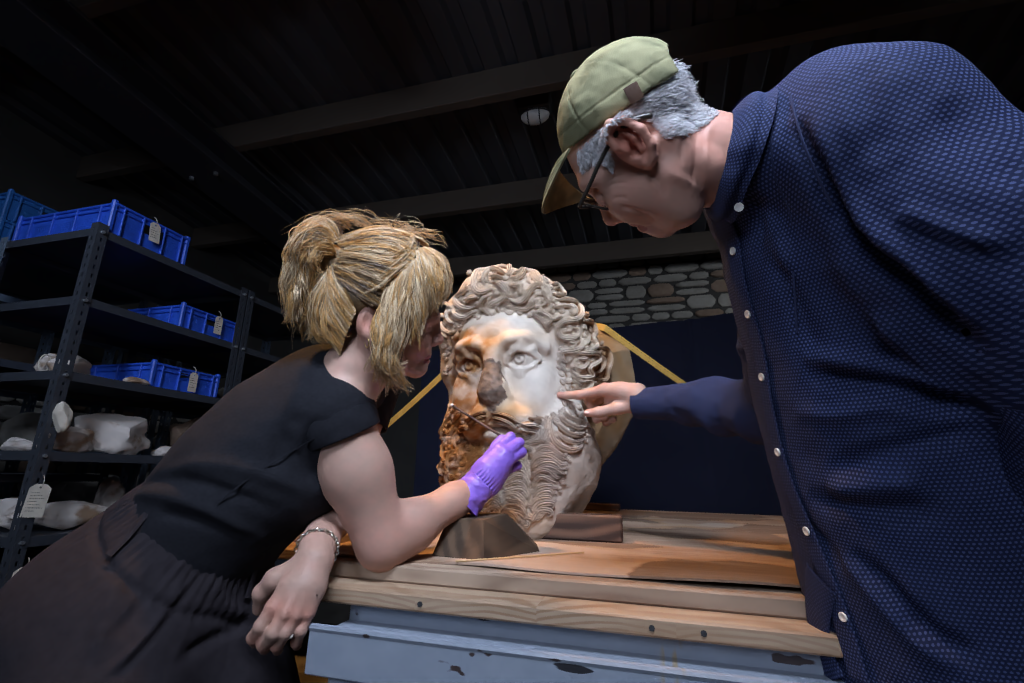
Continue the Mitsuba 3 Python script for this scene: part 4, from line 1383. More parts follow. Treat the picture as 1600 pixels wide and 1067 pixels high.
def ribbon(sdf, line, width, lift=.0015, n=40, k=7, taper=False, arch=0.0):
    """A strip of cloth lying on a solid along a line of points."""
    c = sdf.project(spline(line, n), 2)
    nn = sdf.grad(c, .005)
    nn = unit(scipy.ndimage.gaussian_filter1d(nn, 2, axis=0, mode='nearest'))
    t = unit(np.gradient(c, axis=0))
    b = unit(np.cross(nn, t))
    q = np.linspace(-1, 1, k)
    w = np.broadcast_to(width, (n,)) / 2
    P = c[:, None] + b[:, None] * (w[:, None] * q[None])[..., None]
    P = sdf.project(P.reshape(-1, 3), 3)
    nn = np.repeat(nn, k, 0)
    prof = np.tile(1 - .25 * np.abs(q) ** 6 + arch * (1 - q * q), n)
    return sheet((P + nn * (lift * prof)[:, None]).reshape(n, k, 3), .0016)


def sleeve(pts, radii, squash=None, n=40, sides=48, thick=.003, wr=0.0, seed=0, freq=30, rings=0.0):
    """A cloth tube with an open, turned-in hem at its end."""
    c = spline(np.asarray(pts, float), n)
    L = np.r_[0, np.cumsum(np.linalg.norm(np.diff(np.asarray(pts, float), axis=0), axis=1))]
    r = scipy.interpolate.PchipInterpolator(L / L[-1], radii)(np.linspace(0, 1, n))
    t = unit(np.gradient(c, axis=0))
    a = unit(np.cross(t, [0.1, .2, 1]))
    b = np.cross(t, a)
    th = np.linspace(0, 2 * np.pi, sides, endpoint=False)
    def ring(c, rr, a, b):
        return c + rr * (np.cos(th)[:, None] * a + np.sin(th)[:, None] * b)
    P = [ring(c[i], r[i], a[i], b[i]) for i in range(n)]
    P = np.array(P)
    if wr:
        m = meshkit.fbm(P * freq, 3, seed) - .5
        nrm = unit(P - c[:, None])
        P = P + nrm * (wr * m)[..., None]
    if rings:
        s_ = np.linspace(0, 1, n)[:, None]
        nrm = unit(P - c[:, None])
        q = np.sin(2 * np.pi * (s_ * 6.5 + .55 * np.sin(th + 1.2)[None] + 1.3 * (meshkit.fbm(P * 9, 2, seed + 3) - .5)))
        P = P + nrm * (rings * np.abs(q) ** 1.5 * np.sign(q) * meshkit.fbm(P * 14, 2, seed + 9) * 1.6 * np.minimum(1, (1 - s_) * 8))[..., None]
    inner = P[::-1][:10] - unit(P[::-1][:10] - c[::-1][:10, None]) * thick
    P = np.concatenate([P, inner])
    P = np.concatenate([P, P[:, :1]], 1)
    return grid_mesh(P), P


def ribbon_uv(parent, name, sdf, line, width, lift, bsdf, n=60, k=9, **kw):
    """A ribbon whose fabric coordinates follow its length."""
    m = ribbon(sdf, line, width, lift, n, k)
    v = np.asarray(m.vertices)[:n * k].reshape(n, k, 3)
    s = np.r_[0, np.cumsum(np.linalg.norm(np.diff(v[:, k // 2], axis=0), axis=1))]
    q = np.linspace(-.5, .5, k) * width
    uv = np.stack(np.meshgrid(s, q, indexing='ij')[::-1], -1).reshape(-1, 2)
    return part(parent, name, m, bsdf, smooth=True, uv=np.vstack([uv, uv]), **kw)


def strands(name_, groups, seed):
    """Writes hairs as B-spline curves; groups: lists of (points, radius). Returns the file's name."""
    path = os.path.join(tempfile.gettempdir(), f'{name_}_{os.getpid()}.txt')
    with open(path, 'w') as f:
        for p, r in groups:
            n = len(p)
            rr = r * np.clip(1.15 - np.linspace(0, 1, n) ** 3, .25, 1)
            f.write('\n'.join(f'{a:.5f} {b:.5f} {c:.5f} {d:.6f}' for (a, b, c), d in zip(p, rr)) + '\n\n')
    return path


def hair_part(parent, name, groups, bsdf, label=None, seed=0):
    key = numbered(f'{parent}__{name}')
    scene[key] = {'type': 'bsplinecurve', 'filename': strands(key, groups, seed), 'bsdf': {'type': 'ref', 'id': bsdf}}
    labels[key] = {'kind': 'stuff'}
    if label:
        labels[key]['label'] = label


def finger(s, pts, radii, k=.004):
    s.chain(pts, radii, k=k)


def skin(p, base, n_, warm=()):
    """Skin colour by vertex: mottling, and redder places (centre, radius, strength)."""
    a = meshkit.fbm(p * 55, 3, n_)
    b = meshkit.fbm(p * 240, 2, n_ + 1)
    c = np.asarray(base) * (.90 + .14 * a + .06 * b)[:, None]
    c = c * (1 + (a - .5)[:, None] * np.array([.10, -.06, -.06]))
    for q, r, st in warm:
        w = st * np.exp(-(np.linalg.norm(p - q, axis=1) / r) ** 2)
        c = c + (c * np.array([1.12, .70, .64]) - c) * w[:, None]
    return np.clip(c, .01, 1)


scene['mat_skin'] = principled({'type': 'mesh_attribute', 'name': 'vertex_color'}, 0.48, spec=0.4, bump=micro(700, 1.0), bscale=0.00018)
scene['mat_black_shirt'] = principled(proc(lambda p, n, uv: mix((0.008, 0.0085, 0.012), (0.016, 0.0165, 0.022), fbm(p.x * 300, p.y * 300, p.z * 300, 2))), 0.9, spec=0.15, sheen=0.25)
scene['mat_trousers'] = principled(proc(lambda p, n, uv: mix((0.016, 0.0135, 0.0175), (0.026, 0.022, 0.027), fbm(p.x * 90, p.y * 90, p.z * 90, 3))), 0.85, spec=0.15, sheen=0.1)
scene['mat_glove'] = principled((0.235, 0.125, 0.60), 0.40, spec=0.45, bump=micro(160, 1.0), bscale=0.0004)
scene['mat_gold'] = principled((0.75, 0.55, 0.25), 0.25, 1.0)
scene['mat_silver'] = principled((0.62, 0.62, 0.55), 0.28, 1.0)
scene['mat_pearl'] = principled((0.75, 0.70, 0.62), 0.25)
scene['mat_lip'] = principled((0.36, 0.13, 0.12), 0.4)
scene['mat_lash'] = principled((0.035, 0.022, 0.018), 0.8)
scene['mat_eye'] = principled((0.60, 0.57, 0.54), 0.2)
scene['mat_hair_gold'] = principled((0.50, 0.285, 0.10), 0.42, spec=0.5)
scene['mat_hair_pale'] = principled((0.66, 0.52, 0.34), 0.42, spec=0.5)
scene['mat_hair_ash'] = principled((0.36, 0.24, 0.13), 0.42, spec=0.5)
scene['mat_hair_dark'] = principled((0.13, 0.085, 0.055), 0.45, spec=0.5)
scene['mat_hair_base'] = principled(proc(lambda p, n, uv: mix((0.10, 0.06, 0.03), (0.30, 0.19, 0.095), fbm(p.x * 60, p.y * 60, p.z * 60, 3))), 0.6)
scene['mat_hair_grey'] = principled((0.55, 0.55, 0.57), 0.45, spec=0.4)
scene['mat_hair_grey_dark'] = principled((0.30, 0.29, 0.29), 0.5, spec=0.4)
scene['mat_hair_white'] = principled((0.72, 0.72, 0.74), 0.4, spec=0.4)


def dots(p, n, uv):
    k = 1 / 0.0042
    u, v = uv.x * k, uv.y * k
    u = u + 0.5 * (dr.floor(v) - 2 * dr.floor(v * 0.5))
    a, b = u - dr.floor(u) - 0.5, v - dr.floor(v) - 0.5
    d = dr.sqrt(a * a + b * b)
    t = smoothstep(0.36, 0.22, d)
    base = mix((0.010, 0.0145, 0.044), (0.0145, 0.021, 0.060), fbm(p.x * 400, p.y * 400, p.z * 400, 2))
    return mix(base, (0.060, 0.076, 0.165), t)


scene['mat_dot_shirt'] = principled(proc(dots), 0.85, spec=0.15, sheen=0.2)
scene['mat_button'] = principled((0.78, 0.76, 0.72), 0.3)
scene['mat_thread'] = principled((0.018, 0.026, 0.075), 0.9)


def cap_fn(p, n, uv):
    a = fbm(p.x * 34, p.y * 34, p.z * 34, 3)
    b = 0.5 + 0.5 * dr.sin((p.x + p.z) * 3600) * dr.sin((p.y - p.z) * 3600)
    col = mix((0.155, 0.155, 0.088), (0.30, 0.285, 0.165), smoothstep(0.3, 0.7, a))
    return col * (0.9 + 0.15 * b)


scene['mat_cap'] = principled(proc(cap_fn), 0.9, spec=0.15, sheen=0.2)
scene['mat_cap_thread'] = principled((0.20, 0.20, 0.11), 0.9)
scene['mat_leather'] = principled((0.10, 0.052, 0.033), 0.55)
scene['mat_frame'] = principled((0.045, 0.040, 0.035), 0.35)
scene['mat_glass'] = {'type': 'thindielectric', 'int_ior': 1.5, 'specular_reflectance': rgb(.9, .9, .9)}
scene['mat_jeans'] = principled((0.04, 0.042, 0.05), 0.9)
scene['mat_shoe'] = principled((0.03, 0.025, 0.02), 0.6)
scene['mat_nail'] = principled((0.62, 0.45, 0.42), 0.3)


def dots3(p, n, uv):
    k = 1 / 0.0042
    a = p.x * 0.30 - p.y * 0.2 + p.z * 0.93
    b = p.x * 0.80 + p.y * 0.55 - p.z * 0.1
    u, v = a * k, b * k
    u = u + 0.5 * (dr.floor(v) - 2 * dr.floor(v * 0.5))
    a, b = u - dr.floor(u) - 0.5, v - dr.floor(v) - 0.5
    t = smoothstep(0.36, 0.22, dr.sqrt(a * a + b * b))
    return mix((0.013, 0.021, 0.066), (0.085, 0.115, 0.25), t)


scene['mat_placket'] = principled(proc(dots3), 0.85, spec=0.15, sheen=0.2)
# ------------------------------------------------------------------ the woman
wk = thing('person', 'woman in a black t-shirt with blonde messy bun and purple glove, leaning on table', 'person')
F = Frame(622, 490, .93)
E1, E2, E3 = F.e1, F.e2, F.e3
AX = (E1, E2, E3)
sk = SDF(.0022)
sk.ell(F(606, 455), [.088, .086, .070], AX, k=.02)
sk.ell(F(632, 508), [.052, .080, .058], (F.dir(1, .12), F.dir(-.12, 1), E3), k=.03)
for s in (-1, 1):
    sk.chain([F(588, 528, s * .052), F(610, 560, s * .046), F(648, 575, s * .012)], [.022, .020, .016], k=.02)
    sk.ell(F(648, 530, s * .034), [.022, .024, .020], AX, k=.025)
    sk.ell(F(671, 508, s * .033), [.016, .013, .016], AX, k=.012, op='cut')
    sk.ell(F(661, 508, s * .031), [.0125, .0125, .0125], AX, k=.003)
    sk.chain([F(669, 503, s * .018), F(671.5, 502, s * .032), F(664, 504, s * .046)], [.0035, .004, .0035], k=.005)
    sk.chain([F(668, 513, s * .020), F(669, 514, s * .033), F(662, 512, s * .046)], [.003, .003, .003], k=.005)
    sk.chain([F(676, 494, s * .010), F(675, 493, s * .03), F(664, 498, s * .05)], [.010, .011, .009], k=.012)
    sk.ell(F(677, 535, s * .010), [.009, .0075, .0065], AX, k=.006)
    sk.ell(F(675, 539, s * .006), [.004, .003, .003], AX, k=.003, op='cut')
sk.ell(F(652, 572), [.018, .016, .022], AX, k=.015)
sk.cone(F(679, 497), F(684, 529), .0085, .0085, k=.012)
sk.ell(F(686, 531), [.0085, .008, .009], AX, k=.006)
sk.ell(F(664, 551), [.012, .012, .022], AX, k=.012)
sk.ell(F(667.5, 556.5), [.0065, .005, .018], AX, k=.004)
sk.ell(F(667, 564), [.0065, .0055, .016], AX, k=.004)
sk.ell(F(672, 560.3), [.012, .0012, .022], AX, k=.002, op='cut')
# ear
ea = F.dir(.18, 1)
eb = F.dir(1, -.18)
sk.ell(F(574, 503, .062), [.015, .027, .012], (eb, ea, E3), k=.008)
sk.ell(F(577, 500, .077), [.008, .017, .008], (eb, ea, E3), k=.004, op='cut')
sk.ell(F(578, 520, .066), [.0085, .009, .008], AX, k=.006)
# neck, shoulders, hidden trunk
sk.chain([F(592, 535), F(560, 575), F(535, 605)], [.050, .052, .062], k=.03)
sk.chain([W(500, 640, .97), W(420, 745, .92)], [.09, .09], k=.03)
RS, RE, RW = W(523, 648, .875), W(599, 846, .865), W(733, 768, 1.0)
sk.chain([W(505, 620, .97), RS], [.05, .058], k=.03)
sk.chain([RS, RS + (RE - RS) * .45, RE], [.060, .057, .043], k=.03)
sk.chain([RE, RE + (RW - RE) * .28, RE + (RW - RE) * .8, RW], [.044, .043, .030, .027], k=.025)
LS, LE, LW = W(575, 610, 1.10), W(524, 790, .985), W(493, 864, .785)
sk.chain([W(520, 610, 1.0), LS, LE], [.05, .055, .040], k=.03)
sk.chain([LE, LE + (LW - LE) * .3, LE + (LW - LE) * .85, LW], [.040, .038, .027, .026], k=.02)
# left hand resting over the table edge
def P(*a):
    return W(*a)
kn = [P(427, 948, 0.717), P(447, 955, 0.712), P(465, 957, 0.717), P(482, 955, 0.727)]
wr_ = [P(480, 878, 0.767), P(488, 876, 0.764), P(496, 876, 0.766), P(503, 878, 0.772)]
for a, b in zip(wr_, kn):
    sk.chain([a, (a + b) / 2 + E3 * .003, b], [.0165, .0135, .0112], k=.014)
tips = [[P(408, 978, 0.707), P(396, 996, 0.717), P(399, 1004, 0.737)], [P(428, 988, 0.699), P(412, 1006, 0.710), P(414, 1014, 0.732)],
        [P(446, 988, 0.704), P(433, 1008, 0.714), P(434, 1016, 0.734)], [P(470, 985, 0.714), P(463, 1003, 0.722), P(464, 1009, 0.739)]]
for a, t_, r in zip(kn, tips, (.0098, .0102, .0095, .0085)):
    sk.chain([a, t_[0], t_[1], t_[2]], [r * 1.08, r, r * .92, r * .78], k=.004)
sk.chain([P(470, 885, 0.767), P(430, 905, 0.757), P(409, 926, 0.757), P(404, 952, 0.767)], [.018, .015, .0115, .009], k=.01)
for a, b in zip(wr_[1:], kn[1:]):
    sk.chain([a + E3 * .010, (a + b) / 2 + E3 * .012, b + E3 * .0095], [.003, .0028, .0035], k=.008)
body = sk.mesh(smooth=1)
bv = np.asarray(body.vertices)
wc = skin(bv, (.43, .265, .21), 3, [(F(574, 505, .07), .03, .6), (F(688, 530), .018, .6), (F(655, 540, .05), .03, .35), (RE, .07, .45), (RW, .1, .2)] + [(q, .016, .7) for q in kn] + [(q[1], .014, .5) for q in tips])
# lips
lip = (np.linalg.norm((bv - F(668, 560)) @ np.stack([E1, E2 * 1.5], 1), axis=1) < .0125) & (np.abs((bv - F(668, 560)) @ E3) < .022)
wc = np.where(lip[:, None], np.array([.34, .12, .115]), wc)
part(wk, 'body', body, 'mat_skin', smooth=True, color=wc)
for s in (1, -1):
    lash = F(669.5, 505.5, s * .031)
    part(wk, 'eyelashes', tube([F(666, 507, s * .044), F(671, 508.5, s * .035), F(672, 508, s * .022)], [.0012, .0016, .0012], 6), 'mat_lash')
    part(wk, 'eyebrow', tube([F(664, 496, s * .050), F(672.5, 489, s * .036), F(679, 494, s * .014)], [.0012, .0022, .0015], 6), 'mat_hair_ash')

# t-shirt
ts = SDF(.004)
sq = (E3, 1.12)
tw = [W(312, 838, .875), W(345, 800, .885), W(400, 735, .905), W(452, 672, .935), W(497, 622, .955)]
ts.chain(tw[:4], [.120, .118, .122, .112], k=.05, squash=sq)
ts.chain([tw[3], tw[4], W(535, 590, .955)], [.105, .082, .060], k=.05, squash=sq)
ts.ell(W(480, 735, .93), [.085, .075, .12], (F.dir(.75, -.65), F.dir(.65, .75), E3), k=.05)
ts.chain([W(505, 618, .95), RS + .0 * E1], [.070, .070], k=.05)
ts.chain([W(520, 605, .99), W(572, 612, 1.10)], [.065, .068], k=.05)
ts.ell(W(572, 556, .95), [.054, .046, .062], AX, k=.008, op='cut')
sh = ts.mesh(smooth=2)
tr = lambda pts: trace(ts, pts)
folds(sh, [(tr([(205, 778), (260, 775), (330, 800), (420, 850)]), .012, .008), (tr([(215, 760), (290, 750), (360, 770), (440, 800)]), .010, -.007), (tr([(260, 735), (330, 725), (420, 745), (500, 775)]), .012, .006),
           (tr([(470, 640), (440, 690), (430, 740)]), .014, -.006), (tr([(500, 650), (478, 700), (500, 760)]), .010, -.007), (tr([(240, 800), (320, 815), (400, 845)]), .008, -.006), (tr([(480, 600), (455, 640), (450, 690)]), .012, .006)])
v = np.asarray(sh.vertices)
sh.vertices = v + vnormals(sh) * (.006 * (meshkit.fbm(v * 16, 3, 4) - .5))[:, None]
part(wk, 't_shirt', sh, 'mat_black_shirt', smooth=True)
ax_ = unit(RE - RS)
slv, _ = sleeve([RS - ax_ * .03 - E3 * .01, RS + ax_ * .012, RS + ax_ * .042], [.058, .0705, .0675], wr=.006, seed=2, freq=22)
part(wk, 't_shirt_sleeve', slv, 'mat_black_shirt', smooth=True)
lx = unit(LE - LS)
slv, _ = sleeve([LS - lx * .03, LS + lx * .03, LS + lx * .08], [.068, .066, .062], wr=.006, seed=3, freq=22)
part(wk, 't_shirt_sleeve', slv, 'mat_black_shirt', smooth=True)
seam = ribbon(ts, tr([(520, 668), (440, 715), (360, 770), (330, 800)]), .002, .0012, k=3)
part(wk, 't_shirt_seam', seam, 'mat_black_shirt', smooth=30)

# trousers
tp = SDF(.005)
tp.chain([W(318, 830, .875), W(285, 868, .87), W(225, 940, .84)], [.121, .130, .155], k=.05, squash=sq)
tp.ell(W(150, 985, .83), [.15, .14, .16], AX, k=.08)
kneeR, footR = np.array([-.66, .50, .46]), np.array([-.74, .48, .06])
kneeL, footL = np.array([-.58, .78, .46]), np.array([-.68, .80, .06])
tp.chain([W(190, 1000, .76), kneeR, footR], [.135, .095, .075], k=.05)
tp.chain([W(330, 985, .86), kneeL, footL], [.115, .090, .075], k=.05)
pt = tp.mesh(smooth=2)
pv = np.asarray(pt.vertices)
axis = unit(W(318, 830, .875) - W(240, 925, .845))
hgt = (pv - W(318, 830, .875)) @ axis
u_ = unit(np.cross(axis, E3))
th = np.arctan2((pv - W(300, 850, .873)) @ E3, (pv - W(300, 850, .873)) @ u_)
band = np.exp(-((hgt + .012) / .030) ** 2) + .25 * np.exp(-((hgt + .075) / .03) ** 2)
gather = np.sin(th * 46 + 5 * np.sin(th * 7)) * .5 + np.sin(th * 71 + 2 + hgt * 20) * .4
d_ = band * gather * .0030 - .007 * np.exp(-((hgt + .048) / .006) ** 2) + .008 * (meshkit.fbm(pv * 11, 3, 9) - .5) * (hgt < -.05)
pt.vertices = pv + vnormals(pt) * d_[:, None]
tt = lambda pts: trace(tp, pts)
folds(pt, [(tt([(298, 898), (262, 950), (215, 1010), (160, 1060)]), .007, .006), (tt([(305, 905), (270, 955), (222, 1015), (170, 1066)]), .006, -.005), (tt([(200, 880), (170, 950), (150, 1040)]), .012, .005),
           (tt([(390, 970), (330, 1000), (280, 1030)]), .010, -.009), (tt([(240, 880), (225, 930), (190, 1000)]), .009, -.005), (tt([(330, 900), (350, 940), (390, 965)]), .010, .006)])
part(wk, 'trousers', pt, 'mat_trousers', smooth=True)
part(wk, 'belt_loop', ribbon(tp, tt([(232, 804), (203, 838), (171, 870)]), .012, .006, k=5), 'mat_trousers', smooth=30)
part(wk, 'belt_loop', ribbon(tp, tt([(398, 880), (392, 905), (384, 935)]), .012, .006, k=5), 'mat_trousers', smooth=30)
for f in (footR, footL):
    shoe = SDF(.006)
    shoe.chain([f + [-.02, -.0, -.005], f + [.16, 0, -.015]], [.05, .04], k=.02, squash=((0, 0, 1), .8))
    sm_ = shoe.mesh()
    sm_.vertices[:, 2] = np.maximum(sm_.vertices[:, 2], .001)
    part(wk, 'shoe', sm_, 'mat_shoe', smooth=True)

# the gloved hand, closed on the swab
gl = SDF(.0018)
gw = [P(734, 757, 1.005), P(738, 763, 1.0), P(742, 769, 1.0), P(744, 774, 1.005)]
mc = [P(779, 703, 1.045), P(788, 709, 1.035), P(792, 721, 1.033), P(788, 736, 1.04)]
for a, b in zip(gw, mc):
    gl.chain([a, (a + b) / 2 + E3 * .004, b], [.020, .0175, .0138], k=.018)
pip = [P(798, 683, 1.072), P(811, 692, 1.066), P(815, 706, 1.066), P(808, 728, 1.066)]
dip = [P(791, 690, 1.098), P(801, 700, 1.098), P(805, 713, 1.097), P(800, 731, 1.092)]
tip = [P(783, 688, 1.098), P(790, 706, 1.100), P(793, 717, 1.10), P(789, 731, 1.094)]
for a, b, c, e, r in zip(mc, pip, dip, tip, (.0108, .0112, .0108, .0098)):
    gl.chain([a, b, c, e], [r * 1.18, r, r * .92, r * .82], k=.004)
gl.chain([P(750, 742, 1.03), P(766, 715, 1.065), P(776, 697, 1.088), P(784, 686, 1.096)], [.018, .0145, .0115, .009], k=.009)
gm = gl.mesh(smooth=1)
gv = np.asarray(gm.vertices)
hd = unit(mc[1] - gw[1])
sw = (gv - gw[1]) @ hd
gd = .0016 * np.sin((gv @ unit(np.cross(hd, E3))) * 900 + 8 * meshkit.fbm(gv * 40, 2, 1)) * np.exp(-((sw - .012) / .022) ** 2) + .0020 * (meshkit.fbm(gv * 75, 3, 5) - .5)
gm.vertices = gv + vnormals(gm) * gd[:, None]
part(wk, 'glove', gm, 'mat_glove', smooth=True, label='purple rubber glove')
g0 = (gw[1] + gw[2]) / 2
cf, _ = sleeve([g0 + hd * .022, g0 - hd * .0, g0 - hd * .020, g0 - hd * .034], [.031, .0335, .037, .0405], wr=.010, seed=6, freq=60, thick=.001, n=30)
part(wk, 'glove_cuff', cf, 'mat_glove', smooth=True)
# jewellery
def bangle(c, ax0, r, w, mat, name, label):
    ax0 = unit(ax0)
    a = unit(np.cross(ax0, [0, 0, 1]))
    b = np.cross(ax0, a)
    th = np.linspace(0, 2 * np.pi, 48, endpoint=False)
    part(wk, name, tube(c + r * (np.cos(th)[:, None] * a + np.sin(th)[:, None] * b), w, 8, closed=True), mat, label=label)
fa = unit(RW - RE)
bangle(RE + (RW - RE) * .875, fa + .12 * E1, .0325, .0016, 'mat_gold', 'bangle', 'thin gold bangle')
la = unit(LW - LE)
a_ = unit(np.cross(la, [0, 0, 1]))
b_ = np.cross(la, a_)
lk = []
for i, q in enumerate(np.linspace(0, 2 * np.pi, 34, endpoint=False)):
    c = LE + (LW - LE) * .93 + .0315 * (np.cos(q) * a_ + np.sin(q) * b_)
    tdir = -np.sin(q) * a_ + np.cos(q) * b_
    rdir = np.cos(q) * a_ + np.sin(q) * b_
    sdir = la if i % 2 else unit(la * .4 + rdir)
    w = np.linspace(0, 2 * np.pi, 10, endpoint=False)
    lk.append(tube(c + np.cos(w)[:, None] * tdir * .0042 + np.sin(w)[:, None] * sdir * .0032, .0011, 5, closed=True))
br = part(wk, 'chain_bracelet', cat(lk), 'mat_silver', label='silver chain bracelet')
rc = (kn[2] * .25 + tips[2][0] * .35 + tips[2][1] * .4)
rd = unit(tips[2][1] - tips[2][0])
a_ = unit(np.cross(rd, E3)); b_ = np.cross(rd, a_)
w = np.linspace(0, 2 * np.pi, 24, endpoint=False)
rg_ = part(wk, 'finger_ring', tube(rc + .0106 * (np.cos(w)[:, None] * a_ + np.sin(w)[:, None] * b_), .0011, 6, closed=True), 'mat_gold', label='ring with a pearl')
pe = trimesh.creation.icosphere(2, .0045)
pe.apply_translation(rc + unit(E3 + .9 * E1) * .0125)
part(rg_, 'pearl', pe, 'mat_pearl', smooth=True)
for q in ((577, 527), (584, 527)):
    w = np.linspace(0, 2 * np.pi, 20, endpoint=False)
    c = F(q[0], q[1] + 5, .072)
    part(wk, 'earring', tube(c + .006 * np.cos(w)[:, None] * F.dir(.6, 0, .8) + .0085 * np.sin(w)[:, None] * E2, .0009, 6, closed=True), 'mat_gold', label='thin gold hoop earring')

# hair
hr = SDF(.0035)
hr.ell(F(603, 448), [.094, .090, .075], AX, k=.02)
hr.ell(F(552, 466), [.046, .050, .060], AX, k=.03)
hr.ell(F(508, 410), [.036, .040, .045], (F.dir(1, .5), F.dir(-.5, 1), E3), k=.02)
hr.chain([F(492, 415), F(475, 455), F(470, 480)], [.026, .024, .012], k=.02)
hr.chain([F(505, 450), F(505, 500), F(510, 520)], [.028, .024, .014], k=.02)
hr.ell(F(655, 540), [.050, .075, .085], AX, k=.012, op='cut')
hr.ell(F(676, 500), [.018, .04, .10], AX, k=.01, op='cut')
hr.ell(F(580, 505, .085), [.026, .034, .030], AX, k=.008, op='cut')
hm = hr.mesh(smooth=2)
hvv = np.asarray(hm.vertices)
hm.vertices = hvv + vnormals(hm) * (.008 * (meshkit.fbm(hvv * 45, 3, 6) - .5))[:, None]
part(wk, 'hair', hm, 'mat_hair_base', smooth=True, label='blonde hair in a messy bun')
rgh = np.random.default_rng(12)
TONES = {'gold': [], 'pale': [], 'ash': [], 'dark': []}


def tress(roots, ends, mids, n, tones, wave=.004, spread=.006, r=.00048, lift=0.0, clump=24, frizz=.0012):
    """Hairs between a root line and an end line, through a middle line: lists of (px, py, off)."""
    R = spline([F(*q) for q in roots], 24)
    M = [spline([F(*q) for q in m], 24) for m in mids]
    E = spline([F(*q) for q in ends], 24)
    names = list(tones)
    pw = np.array([tones[k] for k in names], float)
    pw /= pw.sum()
    nc = max(1, n // clump)
    for c in range(nc):
        u = rgh.uniform(0, 23)
        tone = names[rgh.choice(len(names), p=pw)]
        at = lambda Lk, uu: np.array([np.interp(uu, np.arange(24), Lk[:, i]) for i in range(3)])
        ue = np.clip(u + rgh.normal(0, 2.5), 0, 23)
        key = [at(R, u)] + [at(m, np.clip(u + rgh.normal(0, 1.5), 0, 23)) for m in M] + [at(E, ue)]
        key = np.array(key)
        key[1:] += rgh.normal(0, spread, (len(key) - 1, 3)) * np.linspace(.4, 1, len(key) - 1)[:, None]
        base_ = spline(key, 14)
        ph, fr, am = rgh.uniform(0, 6.3), rgh.uniform(1.2, 2.6), wave * rgh.uniform(.4, 1.4)
        s = np.linspace(0, 1, 14)
        wd = unit(rgh.normal(size=3))
        base_ = base_ + (am * np.sin(ph + s * fr * 6.28) * s ** .6)[:, None] * wd
        for _ in range(clump):
            o = rgh.normal(0, 1, 3) * spread * .45
            p = base_ + o * (0.25 + .75 * np.sin(np.pi * np.clip(s, .08, .92)))[:, None]
            p = p + rgh.normal(0, frizz, (14, 3)) * (s ** .7)[:, None]
            k = int(rgh.integers(10, 15))
            TONES[tone if rgh.random() < .75 else names[rgh.choice(len(names), p=pw)]].append((p[:k], r * rgh.uniform(.7, 1.25)))


mixg = dict(gold=5, pale=3, ash=3, dark=.6)
rootd = dict(gold=3, pale=1, ash=4, dark=3)
# swept back over the crown to the bun
tress([(640, 372, .02), (655, 385, .04), (655, 410, .064), (640, 430, .074)], [(528, 380, .02), (522, 392, .038), (524, 402, .04), (526, 412, .036)], [[(590, 361, .02), (600, 372, .048), (600, 395, .072), (590, 415, .080)]], 1300, dict(gold=5, pale=4, ash=2, dark=.4), wave=.002, spread=.004)
tress([(640, 372, -.0), (680, 392, -.0), (668, 380, .03)], [(528, 380, -.01), (528, 378, .01), (525, 386, .03)], [[(590, 358, 0), (600, 360, .01), (595, 362, .035)]], 500, mixg, wave=.002, spread=.004)
# the side, from the temple and ear back
tress([(640, 430, .074), (632, 455, .076), (612, 480, .075), (588, 482, .074)], [(526, 405, .036), (524, 415, .036), (522, 425, .036), (520, 432, .032)], [[(585, 415, .080), (578, 435, .080), (568, 450, .076), (555, 460, .070)]], 1500, rootd, wave=.003, spread=.004)
tress([(565, 490, .070), (555, 515, .064), (545, 540, .055), (540, 560, .045)], [(520, 415, .034), (515, 425, .034), (512, 436, .034), (510, 445, .03)], [[(540, 455, .062), (530, 475, .060), (520, 495, .055), (515, 515, .045)]], 1100, mixg, wave=.004, spread=.005)
# the bun and the loose ends that fall from it
tress([(535, 378, .01), (530, 385, .03), (528, 395, .04), (530, 405, .03)], [(470, 425, .02), (485, 440, .035), (500, 440, .04), (515, 430, .035)], [[(515, 352, .01), (500, 362, .04), (500, 385, .055), (512, 395, .05)], [(480, 372, .01), (476, 385, .04), (484, 405, .055), (500, 415, .05)]], 1500, dict(gold=6, pale=3, ash=3, dark=1), wave=.010, spread=.011, frizz=.002)
tress([(510, 360, .01), (500, 370, .035), (490, 385, .045), (500, 400, .045)], [(442, 500, .01), (455, 512, .02), (478, 500, .035), (497, 478, .04)], [[(468, 385, .01), (470, 400, .04), (476, 415, .05), (490, 425, .05)], [(456, 445, .01), (462, 455, .03), (474, 460, .042), (492, 455, .045)]], 1300, dict(gold=3, pale=5, ash=3, dark=.3), wave=.011, spread=.010, frizz=.0018)
tress([(525, 420, .035), (520, 430, .04), (515, 440, .04)], [(470, 522, .0), (495, 532, .02), (530, 530, .04), (560, 524, .050)], [[(500, 455, .04), (505, 470, .05), (515, 480, .055)], [(480, 495, .02), (500, 508, .04), (525, 515, .055)]], 1100, mixg, wave=.006, spread=.008, frizz=.0016)
